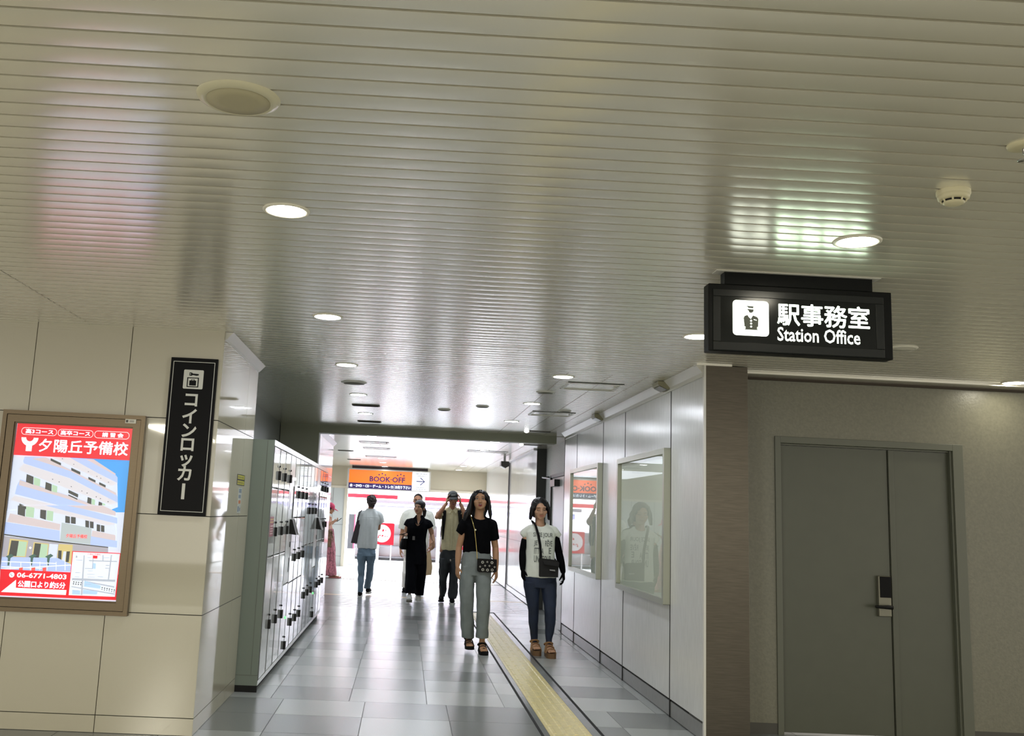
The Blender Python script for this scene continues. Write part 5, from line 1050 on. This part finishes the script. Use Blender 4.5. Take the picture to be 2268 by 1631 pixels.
rings(m, [(-0.044, 0.645, 0.093, -.02, .115), (-0.039, 0.446, 0.091, -.10, .115), (-0.046, 0.281, 0.090, -.16, .12), (-0.042, 0.161, 0.085, -.19, .115)])
rings(m, [(0.108, 0.652, 0.095, -.01, .115), (0.114, 0.452, 0.091, -.01, .115), (0.103, 0.287, 0.088, .04, .12), (0.104, 0.117, 0.072, .08, .115)])
js = fuse(m, 'jumpsuit', jump_m, t, .006, 3, carve=[(V3(0.031, 1.334, -.10), (.045, .08, .115))], folds=.010, fscale=(14, 14, 5), seed=21)
m = MB(); rings(m, [(0.021, 1.004, 0.154, .0, .104), (0.022, 0.979, 0.153, .0, .104)]); m.build('belt', jump_m, js)
m = MB(); c = V3(-0.027, 1.020, -.108); m.box(c.x - .02, c.x + .02, c.y - .012, c.y, c.z - .03, c.z + .03); m.build('buckle', mat('dark_buckle', (70, 70, 72), .3, .6), js)
m = MB()
for k in (-1, 1): m.add([V3(0.036, 1.233, -.125) + Vector((k * .004, 0, 0)), V3(0.050, 1.386, -.03) + Vector((k * .055, .0, .004)), V3(0.046, 1.335, -.085) + Vector((k * .095, 0, -.01)), V3(0.041, 1.277, -.118) + Vector((k * .06, 0, 0))], [(0, 1, 2, 3)])
o = m.build('collar', jump_m, js); sd_ = o.modifiers.new('th', 'SOLIDIFY'); sd_.thickness = .006
shoe('sneaker', t, V3(-0.052, 0.118, -.24), V3(-0.051, 0.033, -.42), [white_s, sole_g, white_s], sole=.034); shoe('sneaker', t, V3(0.091, 0.096, .12), V3(0.094, 0.032, -.06), [white_s, white_s, white_s], sole=.034)
ph = thing('mobile_phone', 'dark mobile phone in the hand of the woman in the black jumpsuit', 'phone', (0.20, 16.07, 0)); m = MB(); c = V3(-0.189, 1.085, -.255)
m.prism([c + Vector((-.070, .02, -.026)), c + Vector((.065, -.02, .016)), c + Vector((.065, -.095, .020)), c + Vector((-.070, -.055, -.022))], (0, 0, .010)); m.build('phone_body', leather_k, ph, bevel=.003)
bg = thing('handbag', 'black handbag hanging from the bent arm of the woman in the jumpsuit', 'bag', (0.20, 16.07, 0))
m = MB(); rings(m, [(-0.176, 0.833, 0.055, -.06, .10), (-0.184, 0.862, 0.070, -.06, .13), (-0.186, 0.941, 0.060, -.06, .12), (-0.174, 1.006, 0.044, -.06, .10)]); bb = m.build('bag_body', leather_k, bg)
m = MB(); m.tube([V3(-0.224, 0.983, -.14), V3(-0.197, 1.042, -.10), V3(-0.160, 1.101, -.05), V3(-0.146, 1.044, .0), V3(-0.151, 0.986, .02)], .007, 8); m.build('bag_handle', leather_k, bg)

# ---- man in white behind her
t = thing('person', 'man in white T-shirt and white trousers half hidden behind the woman in the jumpsuit', 'person', (0.16, 18, 0))
J = dict(hip=V3(0.080, 0.700, 0), waist=V3(0.084, 0.942, -.01), chest=V3(0.086, 1.234, -.01), neck=V3(0.083, 1.470, .0), head=V3(0.079, 1.650, -.02),
  shL=V3(-0.127, 1.379, .0), elL=V3(-0.183, 1.027, .04), wrL=V3(-0.191, 0.769, -.06), shR=V3(0.302, 1.390, .0), elR=V3(0.367, 1.068, .05), wrR=V3(0.344, 0.848, -.05),
  hipL=V3(-0.015, 0.631, 0), knL=V3(-0.050, 0.341, -.04), anL=V3(-0.077, 0.061, .10), hipR=V3(0.181, 0.640, 0), knR=V3(0.187, 0.352, -.06), anR=V3(0.177, 0.048, -.06))
b = MB(); bodyvol(b, J, 1.08); Rm = rotm(-6, 4, 3); H = head_vol(b, J['head'], Rm, 1.08, 1.0)
hand(b, J['wrL'], (.0, -.1, -1), (.9, .2, 0), (.1, -1, 0), .5, 1.05); hand(b, J['wrR'], (-.05, -.1, -1), (-.9, .2, 0), (-.1, -1, 0), 1.1, 1.05)
fuse(b, 'body', skin_c, t, .007, 3); face(t, H, Rm, 1.08, hair_k, lip_p, 'open', 'closed', 0)
m = MB(); m.ell(H(0, .02, .044), (.082, .096, .078), Rm, 20, 14); fuse(m, 'hair', hair_k, t, .007, 2, carve=[(H(0, -.115, -.040), (.070, .085, .090))])
m = MB()
for k in (-1, 1):
    m.tube([H(k * .03 + .018 * math.cos(a), -.101, .002 + .014 * math.sin(a)) for a in [2 * PI * i / 12 for i in range(13)]], .0028, 6); m.tube([H(k * .048, -.099, .006), H(k * .076, -.02, .004)], .0024, 6)
m.tube([H(-.012, -.103, .006), H(.012, -.103, .006)], .0024, 6); m.build('glasses', rub_k, t)
m = MB()
rings(m, [(0.095, 0.653, 0.225, .0, .135), (0.089, 0.829, 0.221, .0, .13), (0.084, 1.112, 0.222, .0, .14), (0.091, 1.299, 0.247, .0, .13), (0.086, 1.405, 0.198, .0, .10), (0.087, 1.478, 0.095, .006, .07)])
yoke(m, J, .076, dict(L=(V3(-0.184, 1.124, .03), .072, .084), R=(V3(0.371, 1.149, .04), .072, .084)))
fuse(m, 'tshirt', tee_w, t, .007, 3, folds=.010, fscale=(14, 14, 6), seed=31)
m = MB(); rings(m, [(0.090, 0.732, 0.209, .0, .125), (0.094, 0.572, 0.221, .0, .13), (0.095, 0.492, 0.209, .0, .13)]); rings(m, [(-0.015, 0.551, 0.119, .0, .12), (-0.050, 0.342, 0.098, -.03, .10), (-0.064, 0.086, 0.075, .07, .09)]); rings(m, [(0.197, 0.560, 0.118, .0, .12), (0.191, 0.352, 0.110, -.05, .10), (0.180, 0.080, 0.077, -.05, .09)])
fuse(m, 'trousers', wht_pants, t, .007, 3, folds=.010, seed=33)
shoe('shoe', t, V3(-0.080, 0.053, .10), V3(-0.090, -0.003, -.08), [rub_k, rub_k, rub_k], lace=False); shoe('shoe', t, V3(0.177, 0.048, -.06), V3(0.188, -0.007, -.24), [rub_k, rub_k, rub_k], lace=False)
pb_ = thing('paper_bag', 'tall kraft paper bag hanging at the side of the man in white', 'bag', (0.16, 18.00, 0))
m = MB(); m.prism([V3(0.246, 0.314, -.10), V3(0.384, 0.336, -.10), V3(0.398, 0.473, -.10), V3(0.349, 0.744, -.10), V3(0.292, 0.725, -.10)][::-1], (0, .26, 0)); m.build('bag_sheet', kraft, pb_, bevel=.004)
m = MB(); m.tube([V3(0.301, 0.718, .0), V3(0.320, 0.823, .0), V3(0.347, 0.784, -.04), V3(0.349, 0.736, .0)], .004, 6); m.build('bag_handle', kraft, pb_)

# ---- woman seen from behind with the tote
t = thing('person', 'short-haired person seen from behind in a loose pale T-shirt and light blue jeans', 'person', (-0.59, 16.77, 0))
J = dict(hip=V3(-0.022, 0.803, 0), waist=V3(-0.017, 0.983, .0), chest=V3(-0.001, 1.233, .0), neck=V3(0.018, 1.431, .0), head=V3(0.022, 1.575, .01),
  shL=V3(-0.131, 1.356, .0), elL=V3(-0.129, 1.053, .03), wrL=V3(-0.099, 0.934, .18), shR=V3(0.169, 1.354, .0), elR=V3(0.169, 1.135, .05), wrR=V3(0.086, 1.191, .22),
  hipL=V3(-0.093, 0.710, 0), knL=V3(-0.083, 0.397, .04), anL=V3(-0.086, 0.063, .0), hipR=V3(0.066, 0.717, 0), knR=V3(0.068, 0.426, .10), anR=V3(0.040, 0.113, .24))
b = MB(); bodyvol(b, J, .96)
Rm = rotm(188, 6, 0); H = head_vol(b, J['head'], Rm, 1.0, 1.0)
hand(b, J['wrL'], (.2, 1, .1), (.5, 0, -.8), (1, 0, .3), .6, .95); hand(b, J['wrR'], (-.3, 1, .2), (-.5, 0, -.8), (-1, 0, .3), .6, .95)
fuse(b, 'body', skin_c, t, .007, 3); face(t, H, Rm, 1.0, hair_b, lip_p, 'open', 'closed', 0)
m = MB(); m.ell(H(0, .022, .030), (.084, .098, .088), Rm, 22, 14); m.tube([H(0, .075, -.02), H(0, .075, -.07), H(0, .062, -.102)], [(.066, .035), (.056, .028), (.036, .016)], 14, side=Rm @ Vector((1, 0, 0)))
fuse(m, 'hair', hair_b, t, .006, 1, carve=[(H(0, -.12, -.03), (.066, .09, .10))], folds=.014, fscale=(60, 60, 40))
m = MB()
rings(m, [(-0.014, 0.795, 0.160, .0, .118), (-0.013, 0.871, 0.170, .0, .122), (-0.005, 1.021, 0.161, .0, .120), (0.006, 1.173, 0.157, .0, .122), (0.015, 1.286, 0.172, .0, .115), (0.022, 1.370, 0.161, .0, .09), (0.022, 1.435, 0.088, .0, .07), (0.020, 1.461, 0.066, .0, .062)])
yoke(m, J, .062, dict(L=(V3(-0.164, 1.195, .02), .056), R=(V3(0.210, 1.227, .03), .056, .066)))
s2 = fuse(m, 'tshirt', tee_g, t, .006, 3, folds=.016, fscale=(18, 18, 2.5), seed=41)
m = MB(); 
def onback(x, z):
    hit, loc, n_, i_ = s2.ray_cast(Vector((x, -1.0, z)), Vector((0, 1, 0))); return Vector((x, (loc.y if hit else -.1) - .0005, z))
xa, za, xb, zb = -0.136, 1.314, 0.156, 1.312
m.tube([onback(xa + (xb - xa) * i / 12, za + (zb - za) * i / 12) for i in range(13)], .0032, 6)
xa, za, xb, zb = 0.010, 1.309, 0.007, 1.097
for dx in (-.010, .010): m.tube([onback(xa + dx + (xb - xa) * i / 6, za + (zb - za) * i / 6) for i in range(7)], [.004, .004, .0035, .003, .0025, .002, .001], 6)
m.build('yoke_seam', tee_g, s2)
m = MB(); rings(m, [(-0.015, 0.863, 0.134, .0, .098), (-0.013, 0.743, 0.154, .0, .108), (-0.011, 0.669, 0.156, .0, .11)]); rings(m, [(-0.088, 0.710, 0.086, .0, .11), (-0.089, 0.530, 0.067, .03, .09), (-0.085, 0.345, 0.055, .04, .08), (-0.079, 0.071, 0.045, .0, .075)]); rings(m, [(0.060, 0.716, 0.085, .01, .11), (0.064, 0.537, 0.062, .07, .09), (0.053, 0.350, 0.057, .14, .08), (0.022, 0.119, 0.054, .23, .072)])
fuse(m, 'jeans', denim_b, t, .006, 3, folds=.012, fscale=(14, 14, 12), seed=43)
shoe('sneaker', t, V3(-0.085, 0.041, .0), V3(-0.085, -0.018, .18), [rub_k, white_s, white_s]); shoe('sneaker', t, V3(0.041, 0.098, .24), V3(0.060, 0.029, .42), [rub_k, white_s, white_s])
bg = thing('tote_bag', 'dark grey tote bag on the left shoulder of the person seen from behind', 'bag', (-0.590, 16.77, 0)); tote = mat('charcoal_tote', (58, 54, 56), .7, noise=.06, scale=20)
m = MB(); m.prism([V3(-0.282, 0.874, -.05), V3(-0.274, 0.927, -.05), V3(-0.208, 1.239, -.05), V3(-0.160, 1.263, -.05), V3(-0.159, 1.052, -.05), V3(-0.183, 0.867, -.05)], (0, .24, 0)); m.build('bag_body', tote, bg, bevel=.012)
for dx, dy in ((0, -.07), (.02, -.03)):
    m = MB(); m.tube([V3(-0.196, 1.224, dy), V3(-0.185, 1.300, dy - .03), V3(-0.160, 1.392, dy - .04), V3(-0.131, 1.428, .0), V3(-0.141, 1.401, .10), V3(-0.170, 1.240, .14)], [(.009, .004)] * 6, 8); m.build('bag_strap', tote, bg)

# ---- woman in the pink cap with a phone, in profile
t = thing('person', 'woman in a pink cap and pink patterned trousers looking down at her phone', 'person', (-1.52, 21, 0))
J = dict(hip=V3(-0.060, 0.818, 0), waist=V3(-0.081, 1.005, 0), chest=V3(-0.131, 1.192, 0), neck=V3(-0.130, 1.325, 0), head=V3(-0.060, 1.432, 0),
  shL=V3(-0.146, 1.277, -.14), elL=V3(-0.112, 1.042, -.20), wrL=V3(0.024, 1.161, -.12), shR=V3(-0.146, 1.277, .14), elR=V3(-0.103, 1.042, .18), wrR=V3(0.034, 1.152, .04),
  hipL=V3(-0.056, 0.762, -.08), knL=V3(-0.006, 0.417, -.07), anL=V3(0.034, 0.092, -.07), hipR=V3(-0.056, 0.762, .08), knR=V3(-0.025, 0.416, .07), anR=V3(0.015, 0.092, .07))
b = MB(); bodyvol(b, J, .86)
Rm = rotm(90, 16, 0); H = head_vol(b, J['head'], Rm, .98, 1.0)
hand(b, J['wrL'], (1, .3, .45), (-.4, 0, .9), (.1, 1, .3), .8, .95); hand(b, J['wrR'], (1, -.4, .45), (-.4, 0, .9), (.1, -1, .3), .8, .95)
foot(b, J['anL'], V3(0.191, 0.006, -.07) * 1.0 + Vector((0, 0, .02 ))); foot(b, J['anR'], V3(0.163, 0.005, .07) + Vector((0, 0, .02)))
fuse(b, 'body', skin_b, t, .007, 3); face(t, H, Rm, .98, hair_k, lip_p, 'closed', 'closed', 0)
m = MB(); m.ell(H(0, .030, .004), (.086, .086, .082), Rm, 20, 14); m.tube([H(0, .05, -.03), H(0, .06, -.11)], [.062, .042], 12); fuse(m, 'hair', hair_k, t, .006, 2, carve=[(H(0, -.115, -.03), (.10, .100, .11))])
m = MB(); m.ell(H(0, .012, .050), (.088, .104, .082), Rm, 24, 14); cp_ = fuse(m, 'cap', pink_m, t, .007, 2, cut=lambda v: (Rm.transposed() @ (v - J['head'])).z < .024)
m = MB(); top = [H(*p) for p in vs] + [H(p[0], p[1] * 1.12, p[2]) for p in vs2]; bot = [p - Vector((0, 0, .006)) for p in top]
m.add(top + bot, [(k, k + 1, 14 + k, 13 + k) for k in range(12)] + [(26 + k, 39 + k, 40 + k, 27 + k) for k in range(12)] + [(13 + k, 14 + k, 40 + k, 39 + k) for k in range(12)], 0, True); m.build('brim', pink_m, cp_)
m = MB(); rings(m, [(-0.085, 0.977, 0.091, 0, .16), (-0.112, 1.117, 0.110, 0, .17), (-0.135, 1.249, 0.086, 0, .17), (-0.135, 1.315, 0.052, 0, .10)])
for k in (-1, 1): m.tube([V3(-0.146, 1.277, .12 * k), V3(-0.129, 1.154, .17 * k)], [.07, .06], 12)
fuse(m, 'blouse', mat('pale_pink_cloth', (214, 168, 156), .8), t, .008, 3, folds=.008)
m = MB(); rings(m, [(-0.086, 1.005, 0.119, 0, .15), (-0.066, 0.837, 0.138, 0, .18), (-0.044, 0.603, 0.145, 0, .19), (-0.011, 0.276, 0.147, 0, .20), (0.013, 0.054, 0.146, 0, .20)]); tr_ = fuse(m, 'trousers', dress_m, t, .008, 3, folds=.022, fscale=(20, 20, 2), seed=51)
m = MB(); rings(m, [(-0.099, 0.995, 0.115, -.01, .17), (-0.085, 0.835, 0.147, -.01, .205), (-0.087, 0.639, 0.143, -.01, .205)]); m.tube([V3(-0.060, 0.978, -.17), V3(0.018, 0.953, -.15), V3(0.040, 0.898, -.14)], [.02, .03, .01], 8); fuse(m, 'waist_wrap', wrap_m, t, .008, 2, folds=.016, fscale=(24, 24, 4), seed=52)
for an, y_ in ((J['anL'], -.07), (J['anR'], .07)): m = MB(); m.prism([V3(0.003, -0.011, y_ - .045), V3(0.230, -0.001, y_ - .05), V3(0.258, -0.000, y_), V3(0.230, -0.001, y_ + .05), V3(0.003, -0.011, y_ + .045)], (0, 0, .026)); m.build('sandal', mat('pink_sandal', (196, 120, 116), .6), t, bevel=.004)
ph = thing('mobile_phone', 'dark phone held up by the woman in the pink cap', 'phone', (-1.52, 21.0, 0)); m = MB(); m.prism([V3(0.104, 1.174, -.075), V3(0.200, 1.250, -.075), V3(0.206, 1.239, -.075), V3(0.110, 1.162, -.075)], (0, .072, 0)); m.build('phone_body', leather_k, ph)
